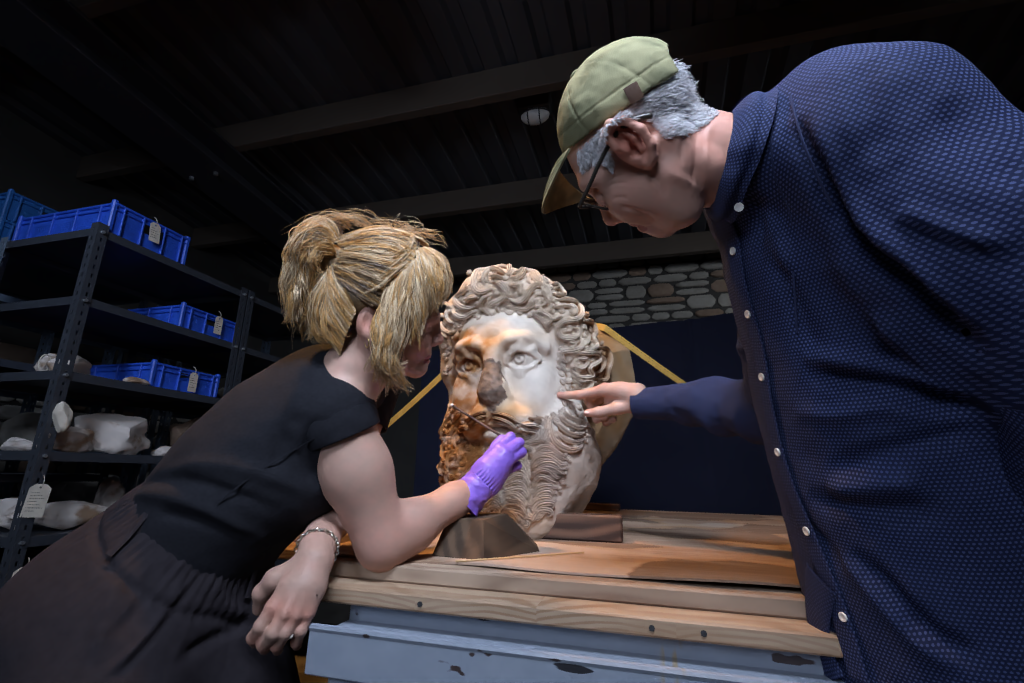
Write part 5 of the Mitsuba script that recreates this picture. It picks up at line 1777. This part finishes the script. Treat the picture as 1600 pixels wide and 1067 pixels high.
# fringe
tress([(640, 395, .062), (648, 390, .045), (655, 385, .02), (662, 384, -.01)], [(650, 500, .072), (672, 490, .060), (690, 478, .035), (703, 462, .0)], [[(660, 420, .076), (672, 415, .060), (684, 408, .032), (690, 405, .0)], [(655, 465, .080), (674, 455, .066), (693, 445, .038), (702, 435, .0)]], 2000, dict(gold=5, pale=3.5, ash=2, dark=.2), wave=.0025, spread=.004)
tress([(652, 386, .05), (650, 395, .064), (646, 410, .070), (636, 425, .076)], [(676, 488, .055), (662, 505, .066), (650, 530, .072), (640, 545, .074)], [[(668, 425, .072), (656, 435, .080), (646, 445, .084), (636, 455, .085)], [(678, 460, .066), (662, 475, .078), (650, 490, .082), (640, 500, .084)]], 1300, dict(gold=4, pale=4, ash=2.5, dark=.2), wave=.004, spread=.005)
tress([(650, 378, .02), (652, 388, .04), (645, 400, .062), (632, 420, .075), (618, 440, .078)], [(560, 470, .07), (590, 440, .08), (600, 410, .075), (612, 385, .06), (640, 366, .02)], [[(610, 440, .082), (620, 420, .08), (628, 400, .072), (636, 385, .056), (648, 372, .02)]], 700, dict(gold=4, pale=3, ash=3, dark=1), wave=.003, spread=.006)
# long wavy strands beside the face
tress([(648, 400, .066), (638, 415, .074), (625, 430, .078), (610, 445, .08)], [(606, 605, .055), (622, 598, .065), (632, 575, .07), (640, 560, .07)], [[(640, 440, .084), (628, 455, .086), (612, 470, .088), (600, 480, .086)], [(628, 500, .086), (618, 510, .09), (606, 520, .092), (598, 525, .090)], [(620, 555, .076), (616, 560, .082), (610, 565, .086), (600, 565, .08)]], 2300, dict(gold=3, pale=4, ash=4, dark=.3), wave=.010, spread=.007, frizz=.0014)
tress([(612, 460, .08), (602, 470, .082), (596, 480, .08)], [(565, 580, .06), (590, 600, .06), (622, 608, .06), (648, 605, .055)], [[(600, 500, .09), (595, 510, .09), (590, 515, .088)], [(588, 550, .082), (600, 560, .086), (612, 560, .086)]], 700, dict(gold=3, pale=4, ash=3), wave=.009, spread=.008, frizz=.0014)
# flyaway hairs
tress([(540, 372, .0), (560, 362, .01), (600, 358, .0), (650, 368, .0)], [(455, 440, .0), (480, 355, .02), (560, 345, .0), (700, 380, .01)], [[(490, 345, .0), (520, 342, .02), (580, 345, 0), (680, 365, .0)]], 160, mixg, wave=.008, spread=.012, clump=2, r=.0003)
tress([(530, 400, .03), (520, 430, .04)], [(440, 470, .0), (455, 520, .0), (480, 545, .02)], [[(470, 400, .03), (480, 500, .03)]], 90, mixg, wave=.01, spread=.014, clump=2, r=.0003)
hk_ = f'{wk}__hair'
for tone, g in TONES.items():
    hair_part(hk_, 'strands', g, f'mat_hair_{tone}')

# what she holds
q0, q1 = P(706, 633, 1.135), P(797, 690, 1.098)
t = thing('cotton_swab', 'thin wooden swab held by the purple glove against the statue\'s mouth', 'swab')
part(t, 'stick', tube([q0, q1], .0028, 8), 'mat_old_wood')
tipm = trimesh.creation.icosphere(2)
tipm.apply_scale([.0042, .0042, .0042])
tipm.apply_translation(q0)
part(t, 'cotton_tip', tipm, 'mat_button', smooth=True)
# ------------------------------------------------------------------ the man
mk = thing('person', 'man in blue dotted shirt, olive cap and glasses, pointing at the statue\'s cheek', 'person')
G = Frame(1000, 235, .66)
M1, M2, M3 = G.e1, G.e2, G.e3
AX = (M1, M2, M3)
fw, hu = G.dir(-.60, -.80), G.dir(-.80, .60)
HX = (fw, hu, M3)
mm = .66 / 768


def m_sq(a):
    return a


ms = SDF(.002)
ms.ell(G(977, 192), [.088, .078, .072], HX, k=.02)
ms.ell(G(1000, 268), [.060, .085, .064], HX, k=.03)
for s in (-1, 1):
    ms.chain([G(1048, 262, s * .058), G(1062, 318, s * .046), G(1038, 346, s * .013)], [.022, .019, .015], k=.025)
    ms.ell(G(976, 305, s * .040), [.020, .026, .022], HX, k=.03)
    ms.chain([G(922, 284, s * .012), G(927, 283, s * .030), G(938, 272, s * .050)], [.012, .013, .010], k=.014)
    ms.ell(G(936, 303, s * .032), [.016, .014, .017], HX, k=.012, op='cut')
    ms.ell(G(946, 300, s * .031), [.0125, .0125, .0125], HX, k=.003)
    ms.chain([G(938, 296, s * .018), G(936, 297, s * .031), G(946, 290, s * .046)], [.004, .0045, .004], k=.005)
    ms.chain([G(945, 308, s * .018), G(943, 310, s * .031), G(953, 303, s * .046)], [.004, .0045, .004], k=.006)
    ms.ell(G(968, 336, s * .012), [.010, .0095, .0085], HX, k=.006)
    ms.ell(G(973, 341, s * .0075), [.004, .006, .004], HX, k=.003, op='cut')
    ms.chain([G(966, 322, s * .022), G(988, 332, s * .034), G(1004, 338, s * .034)], [.006, .006, .005], k=.012)
    # temple and jaw muscles
    ms.ell(G(1030, 285, s * .052), [.03, .03, .02], AX, k=.03)
ms.cone(G(937, 298), G(954, 338), .0095, .0105, k=.010)
ms.ell(G(956, 341), [.0105, .0105, .0115], HX, k=.006)
ms.ell(G(988, 333), [.012, .018, .026], HX, k=.012)
ms.ell(G(990, 345.5), [.0065, .0055, .021], HX, k=.004)
ms.ell(G(1004.5, 352), [.0075, .0062, .018], HX, k=.004)
ms.ell(G(997, 351), [.016, .0018, .024], HX, k=.002, op='cut')
ms.ell(G(1016, 353), [.006, .004, .016], HX, k=.008, op='cut')
ms.ell(G(1015, 345), [.012, .012, .02], HX, k=.015)
ms.ell(G(1033, 347), [.016, .016, .021], HX, k=.015)
# ear
ea = G.dir(-.77, .64)
eb = G.dir(.64, .77)
GE = lambda x, y, o=0: G(x - 7, y - 5, o + .007)
ear_c = GE(995, 229, .074)
ms.ell(ear_c, [.021, .036, .010], (eb, ea, M3), k=.010)
rim = [GE(1000, 243, .080), GE(975, 236, .083), GE(960, 220, .084), GE(966, 205, .086), GE(985, 201, .088), GE(1008, 212, .090), GE(1022, 232, .089), GE(1024, 248, .084), GE(1019, 257, .080)]
ms.chain(rim, [.0040, .0050, .0058, .0062, .0064, .0062, .0058, .0060, .0072], k=.003)
ms.ell(GE(994, 224, .086), [.012, .022, .008], (eb, ea, M3), k=.004, op='cut')
ms.ell(GE(1001, 238, .082), [.008, .010, .012], (eb, ea, M3), k=.004, op='cut')
ms.chain([GE(980, 213, .082), GE(1000, 222, .083), GE(1009, 238, .082)], [.003, .004, .0035], k=.005)
ms.ell(GE(988, 238, .080), [.004, .007, .005], (eb, ea, M3), k=.004)
# neck and hidden trunk
ms.chain([G(1042, 232), G(1105, 246), G(1150, 258)], [.050, .050, .052], k=.025)
for s in (1,):
    ms.chain([G(1040, 215, s * .062), G(1095, 262, s * .050), G(1135, 310, s * .022)], [.014, .013, .012], k=.02)
ms.ell(G(1100, 300), [.02, .012, .012], AX, k=.02)
NK = W(1200, 300, .70)
CH, BE, HP = W(1330, 420, .68), W(1425, 740, .66), W(1490, 1060, .63)
ms.chain([NK, CH, BE], [.05, .10, .10], k=.03)
# arms
LS2, LE2 = W(1368, 226, .54), W(1700, 560, .44)
LW2 = LE2 + np.array([.02, .14, -.20])
RS2, RE2, RW2 = W(1255, 380, .83), W(1215, 633, .965), W(1003, 631, 1.17)
ms.chain([CH, LS2, LE2], [.08, .06, .045], k=.02)
ms.chain([LE2, LW2], [.042, .03], k=.02)
ms.chain([CH, RS2, RE2], [.08, .055, .036], k=.02)
ms.chain([RE2, RE2 + (RW2 - RE2) * .4, RW2], [.030, .028, .026], k=.02)
for a, b in ((LW2, unit(LW2 - LE2)),):
    fx = unit(np.cross(b, [0, 0, 1]))
    ms.chain([a, a + b * .09], [.03, .035], k=.02, squash=(fx, .5))
    for i in range(4):
        o = a + b * .09 + np.cross(b, fx) * (.03 - .02 * i)
        ms.chain([o, o + b * .045, o + b * .075 + fx * .02], [.010, .009, .008], k=.004)
    ms.chain([a + b * .03 + np.cross(b, fx) * .03, a + b * .08 + np.cross(b, fx) * .055], [.013, .009], k=.008)
body = ms.mesh(smooth=1)
folds(body, [(trace(ms, a_), w_, h_) for a_, w_, h_ in (
    ([(968, 322), (990, 328), (1010, 338)], .003, -.0022), ([(1010, 330), (1020, 342), (1028, 350)], .003, -.0012),
    ([(948, 284), (962, 276), (978, 272)], .0016, -.0011), ([(950, 290), (966, 286), (980, 286)], .0016, -.0010), ([(905, 262), (912, 250), (918, 240)], .0018, -.0012), ([(912, 268), (920, 256), (926, 246)], .0018, -.0012),
    ([(1072, 190), (1066, 225), (1064, 260)], .003, -.0016), ([(1096, 185), (1088, 225), (1084, 270), (1078, 300)], .0035, -.0018), ([(1015, 265), (1030, 285), (1040, 310)], .004, -.0014),
    ([(1112, 190), (1104, 240), (1100, 290)], .004, .0018), ([(1040, 270), (1075, 285), (1102, 305)], .006, .0025), ([(955, 312), (968, 308), (982, 312)], .0025, -.0012))])
# pointing hand
tipw = HO + h_ray(np.array([872.5]), np.array([616.5]))[0] @ HM
td = (tipw - CAM) @ FWD - .004
mh = SDF(.0017)
Q = W
wr = [Q(997, 611, 1.175), Q(996, 618, 1.168), Q(996, 626, 1.168), Q(997, 633, 1.175)]
ix = [Q(940, 610, 1.215), Q(905, 617, 1.235), Q(888, 617.5, td - .014), Q(874.5, 617, td)]
mcp = [ix[0], Q(944, 608, 1.238), Q(950, 613, 1.258), Q(958, 622, 1.270)]
for a, b in zip(wr, mcp):
    mh.chain([a, (a + b) / 2, b], [.0185, .0165, .0138], k=.018)
mh.chain([Q(990, 630, 1.19), Q(955, 628, 1.225)], [.017, .016], k=.02)
mh.chain(ix, [.0132, .0108, .0095, .0078], k=.005)
mh.chain([mcp[1], Q(918, 622, 1.262), Q(925, 640, 1.268), Q(942, 640, 1.262)], [.0132, .0112, .0102, .0085], k=.005)
mh.chain([mcp[2], Q(924, 634, 1.285), Q(932, 655, 1.285), Q(946, 651, 1.275)], [.0128, .0108, .0098, .008], k=.005)
mh.chain([mcp[3], Q(938, 645, 1.298), Q(947, 660, 1.292), Q(960, 655, 1.28)], [.0118, .0095, .0088, .0075], k=.005)
mh.chain([Q(990, 632, 1.178), Q(964, 638, 1.185), Q(936, 644, 1.195), Q(918, 645.5, 1.205)], [.0185, .0150, .0118, .0090], k=.008)
for a, b in zip(wr[:3], mcp[:3]):
    mh.chain([a + UP * .012, (a + b) / 2 + UP * .0135, b + UP * .0105 - FWD * .004], [.003, .0028, .004], k=.008)
hm2 = mh.mesh(smooth=1)
hv2 = np.asarray(hm2.vertices)
hm2.vertices = hv2 + vnormals(hm2) * (.0007 * np.sin((hv2 @ unit(RW2 - RE2)) * 1500) * (meshkit.fbm(hv2 * 60, 2, 3) > .5))[:, None]
b1, b2 = np.asarray(body.vertices), np.asarray(hm2.vertices)
warm = [(ear_c + M3 * .012, .030, 1.0), (G(960, 340), .018, .7), (G(1000, 345), .02, .5), (G(990, 300, .05), .035, .35), (G(1075, 260, .05), .05, .45), (G(1110, 200, .02), .05, .5)]
mc1 = skin(b1, (.50, .305, .24), 21, warm)
mc2 = skin(b2, (.50, .31, .25), 31, [(q, .016, .55) for q in mcp] + [(ix[3], .016, .7), (ix[1], .013, .5), (Q(918, 645, 1.205), .016, .5)])
lipm = np.linalg.norm(np.stack([(b1 - G(998, 347)) @ fw, (b1 - G(998, 347)) @ hu * .8], 1), axis=1) < .011
mc1 = np.where((lipm & (np.abs((b1 - G(998, 347)) @ M3) < .024))[:, None], np.array([.38, .165, .14]), mc1)
part(mk, 'body', cat([body, hm2]), 'mat_skin', smooth=True, color=np.vstack([mc1, mc2]))
nail = trimesh.creation.icosphere(2)
nail.apply_scale([1, 1, .35])
for c, d, w_, sz in ((Q(917, 644, 1.197), unit(Q(918, 645, 1.205) - Q(936, 644, 1.195)), unit(UP - .6 * FWD), .0062),):
    x_ = d
    z_ = unit(w_ - (w_ @ x_) * x_)
    y_ = np.cross(z_, x_)
    nm = nail.copy()
    nm.apply_scale([sz * 1.15, sz * .85, sz])
    part(mk + '__body', 'fingernail', put(nm, c, x_, y_, z_), 'mat_nail', smooth=True)
for s in (1, -1):
    part(mk, 'eyebrow', tube([G(923, 288, s * .014), G(919, 281, s * .032), G(932, 268, s * .052)], [.002, .0035, .002], 6), 'mat_hair_grey', label='grey eyebrow')

# cap
cs = SDF(.0022)
cs.ell(G(975, 182), [.0935, .0845, .079], HX, k=.02)
lowc = G(962, 193)
pn = unit(hu * .93 + fw * -.38)           # the cap's rim plane
edge_a, edge_b = G(899, 232), G(1039, 134)
rimdir = unit(edge_b - edge_a)
pn = np.cross(M3, rimdir)
pn = pn if pn @ hu > 0 else -pn
cs.box(edge_a + rimdir * .07 - pn * .2, [.3, .2, .3], (rimdir, pn, M3), rnd=.002, k=.004, op='cut')
cs.ell(G(977, 185), [.0895, .0805, .075], HX, k=.003, op='cut')
# the opening above the strap at the back
cs.ell(G(1046, 112), [.026, .028, .042], (rimdir, pn, M3), k=.004, op='cut')
cm = cs.mesh(smooth=1)
cv = np.asarray(cm.vertices)
cn = vnormals(cm)
top_ax = hu
az = np.arctan2((cv - G(975, 182)) @ M3, (cv - G(975, 182)) @ fw)
seamd = np.abs(((az + np.pi / 6) % (np.pi / 3)) - np.pi / 6)
seamk = np.exp(-(np.abs(seamd) * .09 / .0022) ** 2)
hh = (cv - edge_a) @ pn
hem = np.exp(-((hh - .022) / .0015) ** 2)
cm.vertices = cv + cn * (.004 * (meshkit.fbm(cv * 30, 3, 2) - .5) - .0012 * seamk - .0009 * hem + .002 * (meshkit.fbm(cv * 70, 2, 7) - .5))[:, None]
ck = f'{mk}__cap'
part(mk, 'cap', cm, 'mat_cap', smooth=True, label='faded olive cotton cap')
# visor
vb = spline([G(900, 232, .064), G(884, 246, .050), G(875, 260, .020), G(880, 280, -.020), G(895, 300, -.050), G(911, 314, -.066)], 41)
vo = spline([G(897, 238, .066), G(874, 290, .060), G(857, 331, .022), G(868, 331, -.018), G(890, 325, -.052), G(913, 318, -.070)], 41)
w16 = np.linspace(0, 1, 16)[None, :, None]
vis = vb[:, None] * (1 - w16) + vo[:, None] * w16
vis = vis + (unit(hu + fw * .5) * .007)[None, None] * (np.sin(np.pi * w16 * .8) * (1 - np.linspace(-1, 1, 41)[:, None, None] ** 2))
vm = sheet(vis, .0032)
vk = part(ck, 'visor', vm, 'mat_cap', smooth=60)
st_ = []
for q in (.15, .3, .45, .6, .75, .92):
    jj = int(q * 15)
    st_.append(tube(vis[2:-2, jj] + vnormals(grid_mesh(vis)).reshape(41, 16, 3)[2:-2, jj] * .0017, .0006, 5))
part(ck, 'stitching', cat(st_), 'mat_cap_thread', smooth=30, kind='stuff')
btn = trimesh.creation.icosphere(2)
btn.apply_scale([.008, .008, .004])
xh = unit(np.cross(M3, hu))
part(ck, 'top_button', put(btn, G(975, 182) + hu * .0845, xh, np.cross(hu, xh), hu), 'mat_cap', smooth=True)
# strap at the back with its leather tag at the side
sb = [G(1030, 141, .056), G(1048, 130, .046), G(1062, 126, .025), G(1067, 124, .0), G(1062, 126, -.025), G(1048, 130, -.046)]
sbm = spline(sb, 24)
part(ck, 'back_strap', sheet(np.stack([sbm - pn * .008, sbm, sbm + pn * .008], 1), .002), 'mat_cap', smooth=50)
aa = np.linspace(0, np.pi, 16)
lp = [G(1029, 88, .03), G(1040, 94, .034), G(1047, 106, .034), G(1046, 122, .034)]
part(ck, 'strap_loop', tube(spline(lp, 16), .0022, 6), 'mat_cap', smooth=True)
co = SDF(.004)
co.ell(G(975, 182), [.0940, .0850, .0795], HX)
tg_c = trace(co, [(990, 146)])[0]
part(ck, 'leather_tag', ribbon(co, trace(co, [(984, 134), (990, 146), (996, 158)]), .0165, .0022, n=10), 'mat_leather', smooth=40)

# glasses
gk = f'{mk}__glasses'
part(mk, 'glasses', tube([G(913, 316, .066), G(930, 282, .077), G(958, 226, .087), G(980, 200, .087), G(998, 191, .086), G(1016, 187, .082)], [.0028, .0026, .0026, .003, .0036, .0036], 8, n=40), 'mat_frame', smooth=True, label='dark framed glasses')
part(gk, 'temple', tube([G(913, 316, -.066), G(930, 282, -.074), G(960, 224, -.081), G(1000, 192, -.078)], .0028, 8, n=30), 'mat_frame', smooth=True)
lens_n = unit(fw * .92 - hu * .40)
lx_ = unit(M3 - (M3 @ lens_n) * lens_n)
ly_ = np.cross(lens_n, lx_)
w_ = np.linspace(0, 2 * np.pi, 40, endpoint=False)
for s in (1, -1):
    c = G(934, 316, s * .034)
    ring = c + .024 * np.cos(w_)[:, None] * lx_ + .019 * np.sin(w_)[:, None] * ly_
    fk = part(gk, 'rim', tube(ring, .0019, 8, closed=True), 'mat_frame', smooth=True)
    disc = trimesh.Trimesh(np.vstack([ring, c[None]]), [[i, (i + 1) % 40, 40] for i in range(40)], process=False)
    part(gk, 'lens', disc, 'mat_glass', smooth=False)
part(gk, 'bridge', tube([G(929, 318, .012), G(926, 319, 0), G(929, 318, -.012)], .0018, 6, n=10), 'mat_frame', smooth=True)
for s in (1, -1):
    part(gk, 'hinge', tube([G(913, 316, s * .066), G(921, 317, s * .06), G(928, 316, s * .056)], .0024, 6, n=8), 'mat_frame', smooth=True)

# short grey hair
SH = {'grey': [], 'white': [], 'grey_dark': []}
rgm = np.random.default_rng(4)
hpoly = shapely.Polygon([(899, 234), (905, 262), (925, 250), (945, 258), (955, 268), (956, 245), (942, 222), (948, 196), (975, 184), (1012, 192), (1036, 218), (1062, 212), (1100, 195), (1122, 176), (1085, 152), (1072, 122), (1058, 98), (1036, 100), (1036, 130), (1000, 152), (958, 184)])
pts = []
while len(pts) < 5200:
    q = rgm.uniform([895, 95], [1125, 275], (4000, 2))
    pts += [p for p in q if hpoly.contains(shapely.Point(*p))]
pts = np.array(pts[:5200])
rt = trace(ms, pts)
gn = ms.grad(rt, .004)
back = unit(-fw * .75 - hu * .55)
for i, (p, n_, q) in enumerate(zip(rt, gn, pts)):
    f = 1.0 if q[0] < 1060 else max(.35, 1 - (q[0] - 1060) / 80)
    dn = unit(back if q[0] > 975 else (-hu * .9 - fw * .15))
    tdir = unit(dn - (dn @ n_) * n_ + rgm.normal(0, .18, 3))
    L = rgm.uniform(.010, .018) * f
    if np.hypot(q[0] - 988, q[1] - 225) < 62:
        L *= .55
    k = np.linspace(0, 1, 6)[:, None]
    c = p + tdir * L * k + n_ * (.0005 + .0026 * f * np.sin(k * 1.9))
    tn = rgm.choice(['grey', 'white', 'grey_dark'], p=[.5, .34, .16])
    SH[tn].append((c, rgm.uniform(.00030, .00048)))
    m_ = p - 2 * ((p - G.o) @ M3) * M3                      # the same on the far side
    c2 = c - 2 * ((c - G.o) @ M3)[:, None] * M3
    if i % 3 == 0:
        SH[tn].append((c2, .0006))
sc_ = SDF(.003)
part(mk, 'hair', ribbon(ms, trace(ms, [(1072, 150), (1045, 155), (1015, 168), (990, 178)]), .020, .0002, n=40, k=9), 'mat_hair_grey', smooth=60, label='short grey hair')
for tn, g in SH.items():
    hair_part(f'{mk}__hair', 'strands', g, f'mat_hair_{tn}')

# shirt
ss = SDF(.004)
TD = unit(HP - NK)
sq2 = (unit(M3 - (M3 @ TD) * TD), 1.12)
ss.chain([CH, W(1385, 600, .675), BE, W(1472, 900, .645), HP], [.148, .152, .150, .150, .156], k=.06, squash=sq2)
ss.chain([NK, CH], [.075, .140], k=.06)
ss.chain([W(1215, 250, .68), W(1300, 200, .60), LS2], [.062, .072, .080], k=.05)
ss.chain([LS2, LS2 + (LE2 - LS2) * .5, LE2], [.084, .088, .080], k=.05)
ss.chain([W(1230, 300, .74), RS2], [.07, .075], k=.05)
ss.chain([G(1172, 246), NK], [.066, .080], k=.03)
ss.ell(G(1105, 245), [.050, .075, .06], AX, k=.006, op='cut')
sm2 = ss.mesh(smooth=2)
tm = lambda p_: trace(ss, p_)
folds(sm2, [
    (tm([(1244, 184), (1262, 235), (1287, 290), (1330, 367), (1407, 444), (1484, 521), (1545, 580)]), .013, -.020), (tm([(1262, 180), (1290, 250), (1330, 330), (1420, 415), (1520, 520)]), .012, .010),
    (tm([(1403, 348), (1450, 372), (1504, 391), (1590, 420)]), .008, -.007), (tm([(1400, 325), (1470, 360), (1580, 395)]), .010, .006),
    (tm([(1253, 579), (1330, 594), (1400, 605), (1465, 627), (1561, 656)]), .011, -.014), (tm([(1250, 555), (1330, 568), (1420, 590), (1520, 620)]), .012, .010),
    (tm([(1290, 745), (1330, 720), (1380, 705), (1450, 690), (1560, 670)]), .011, -.010), (tm([(1260, 775), (1330, 795), (1420, 800), (1480, 790)]), .012, -.012), (tm([(1290, 765), (1350, 760), (1450, 750)]), .013, .010),
    (tm([(1330, 860), (1390, 920), (1450, 985), (1540, 1030)]), .011, -.011), (tm([(1300, 850), (1360, 920), (1430, 1000), (1500, 1050)]), .010, .008),
    (tm([(1200, 400), (1230, 450), (1260, 520), (1290, 560)]), .012, -.007), (tm([(1180, 330), (1215, 370), (1235, 430)]), .010, .007), (tm([(1170, 300), (1190, 350), (1185, 420)]), .009, -.007),
    (tm([(1240, 640), (1300, 650), (1380, 640), (1460, 660)]), .011, .007), (tm([(1380, 480), (1420, 540), (1500, 600)]), .014, .008), (tm([(1300, 380), (1350, 470), (1430, 540)]), .016, .006),
    (tm([(1345, 100), (1360, 180), (1370, 260)]), .014, -.005), (tm([(1480, 150), (1530, 230), (1590, 300)]), .016, -.006), (tm([(1230, 800), (1290, 850), (1320, 900)]), .010, -.006)])
v = np.asarray(sm2.vertices)
n_ = vnormals(sm2)
sm2.vertices = v + n_ * (.010 * (meshkit.fbm(v * 13, 3, 14) - .5) + .004 * (meshkit.fbm(v * np.array([40, 40, 22]), 3, 15) - .5))[:, None]


def shirt_uv(m, a, b):
    """Fabric coordinates round the axis a-b, in metres."""
    v = np.asarray(m.vertices)
    t = unit(b - a)
    x = unit(np.cross(t, M3))
    y = np.cross(t, x)
    th = np.arctan2((v - a) @ x, -((v - a) @ y))
    return np.stack([th * .155, (v - a) @ t], 1)


part(mk, 'shirt', sm2, 'mat_dot_shirt', smooth=True, uv=shirt_uv(sm2, CH, HP), label='navy shirt with small pale dots')


def uvpart(parent, name, P, bsdf, k=1.0, **kw):
    """A grid surface whose fabric coordinates follow its own rows."""
    d1 = np.r_[0, np.cumsum(np.linalg.norm(np.diff(P, axis=0), axis=2).mean(1))]
    d2 = np.r_[0, np.cumsum(np.linalg.norm(np.diff(P, axis=1), axis=2).mean(0))]
    uv = np.stack(np.meshgrid(d2, d1)[::1], -1).reshape(-1, 2)
    return part(parent, name, grid_mesh(P), bsdf, smooth=True, uv=uv, **kw)


# far sleeve and cuff
fp = [W(1275, 340, .80), RS2, W(1215, 520, .905), RE2 + E2 * .0, W(1150, 636, 1.03), W(1090, 630, 1.09), W(1050, 629, 1.13)]
_, P_ = sleeve(fp, [.085, .082, .068, .066, .060, .050, .042], n=110, sides=80, wr=.010, seed=5, freq=30, rings=.008)
uvpart(mk, 'shirt_sleeve', P_, 'mat_dot_shirt', label='dotted sleeve of the pointing arm')
_, P_ = sleeve([W(1058, 629, 1.123), W(1030, 630, 1.145), W(994, 631, 1.178)], [.041, .0385, .0365], n=24, sides=48, wr=.005, seed=6, freq=40)
uvpart(mk, 'shirt_cuff', P_, 'mat_dot_shirt')
_, P_ = sleeve([LE2 - unit(LE2 - LS2) * .05, LE2, LE2 + (LW2 - LE2) * .5, LW2], [.078, .078, .055, .038], n=40, sides=48, wr=.012, seed=7)
uvpart(mk, 'shirt_sleeve', P_, 'mat_dot_shirt')

# collar
cc, co_ = G(1122, 252), G(1168, 240)
vd = G.dir(-.10, -1.0)
vd2 = G.dir(-.22, -1.0)
TH, VV = np.meshgrid(np.linspace(-2.9, 2.9, 90), np.linspace(0, 1, 12), indexing='ij')
Pc = np.zeros(TH.shape + (3,))
for i in range(90):
    th = TH[i, 0]
    top_ = cc + .061 * np.cos(th) * vd + .064 * np.sin(th) * M3
    tipx = np.exp(-((abs(th) - .55) / .38) ** 2)
    bot = co_ + (.078 + .0 * tipx) * np.cos(th) * vd2 + .082 * np.sin(th) * M3 + G.dir(.2, -1) * .016 * tipx
    for j in range(12):
        w__ = VV[i, j]
        bulge = .010 * np.sin(np.pi * min(w__ * 1.35, 1)) 
        Pc[i, j] = top_ + (bot - top_) * w__ + unit(np.cos(th) * vd + np.sin(th) * M3) * bulge
Pc = Pc + (.004 * (meshkit.fbm(Pc * 40, 2, 3) - .5))[..., None]
uvpart(mk, 'shirt_collar', Pc, 'mat_dot_shirt', label='buttoned-down collar')
Pi = np.stack([Pc[:, 0], Pc[:, 0] + (co_ - cc) * .5 - (Pc[:, 0] - cc) * .02, Pc[:, 0] + (co_ - cc) * .95 - (Pc[:, 0] - cc) * .02], 1)
uvpart(mk, 'collar_stand', Pi, 'mat_dot_shirt')
# placket and buttons
plx = [(1122, 330), (1150, 392), (1172, 489), (1195, 588), (1219, 705), (1264, 828), (1316, 962), (1345, 1062)]
pl3 = tm(plx)
pm_c = spline(pl3, 60)
Pp = ss.project(pm_c, 2)
ribbon_uv(mk, 'placket', ss, pl3, .030, .0045, 'mat_dot_shirt', n=90)
bu = lathe([(0, .0016), (.0026, .0015), (.0030, .0022), (.0052, .0026), (.0056, .0012), (.0052, 0), (0, 0)], 20)
for (bx, by) in [(1152, 392), (1175, 489), (1197, 588), (1222, 705), (1267, 828), (1324, 962)]:
    c = tm([(bx, by)])[0]
    z_ = ss.grad(c[None], .006)[0]
    x_ = unit(np.cross(z_, M2))
    bk_ = part(mk, 'button', put(bu, c + z_ * .0055, x_, np.cross(z_, x_), z_), 'mat_button', smooth=35)
cb = Pc[np.argmin(np.linalg.norm(Pc[:, -2] - G(1143, 294, .03), axis=1)), -2]
z_ = M3
part(mk, 'button', put(bu, cb + M3 * .004, M1, M2, M3), 'mat_button', smooth=35)
part(mk, 'shoulder_seam', ribbon(ss, tm([(1236, 150), (1250, 205), (1272, 262), (1300, 320)]), .0022, .001, k=3), 'mat_thread', smooth=30)
part(mk, 'yoke_seam', ribbon(ss, tm([(1205, 200), (1222, 300), (1240, 420), (1246, 520)]), .0022, .001, k=3), 'mat_thread', smooth=30)
# shirt tail and trousers
jt = SDF(.008)
hip = HP + np.array([.0, 0, -.02])
jt.ell(hip, [.15, .15, .12], k=.05)
for o in ((-.02, .10), (.10, -.06)):
    jt.chain([hip + [o[0], o[1], -.06], [hip[0] + o[0] + .02, hip[1] + o[1], .46], [hip[0] + o[0] + .05, hip[1] + o[1], .08]], [.115, .085, .07], k=.05)
part(mk, 'trousers', jt.mesh(smooth=2), 'mat_jeans', smooth=True)
for o in ((-.02, .10), (.10, -.06)):
    f = np.array([hip[0] + o[0] + .05, hip[1] + o[1], .045])
    s_ = SDF(.006)
    s_.chain([f + [.03, 0, .0], f + [-.17, .03, -.01]], [.05, .042], k=.02, squash=((0, 0, 1), .8))
    q = s_.mesh()
    q.vertices[:, 2] = np.maximum(q.vertices[:, 2], .001)
    part(mk, 'shoe', q, 'mat_shoe', smooth=True)
tl = [tm([(1290, 900)])[0], tm([(1284, 950)])[0], tm([(1290, 1005)])[0], tm([(1312, 1062)])[0]]
ribbon_uv(mk, 'shirt_tail', ss, tl, .05, .010, 'mat_dot_shirt', n=40)
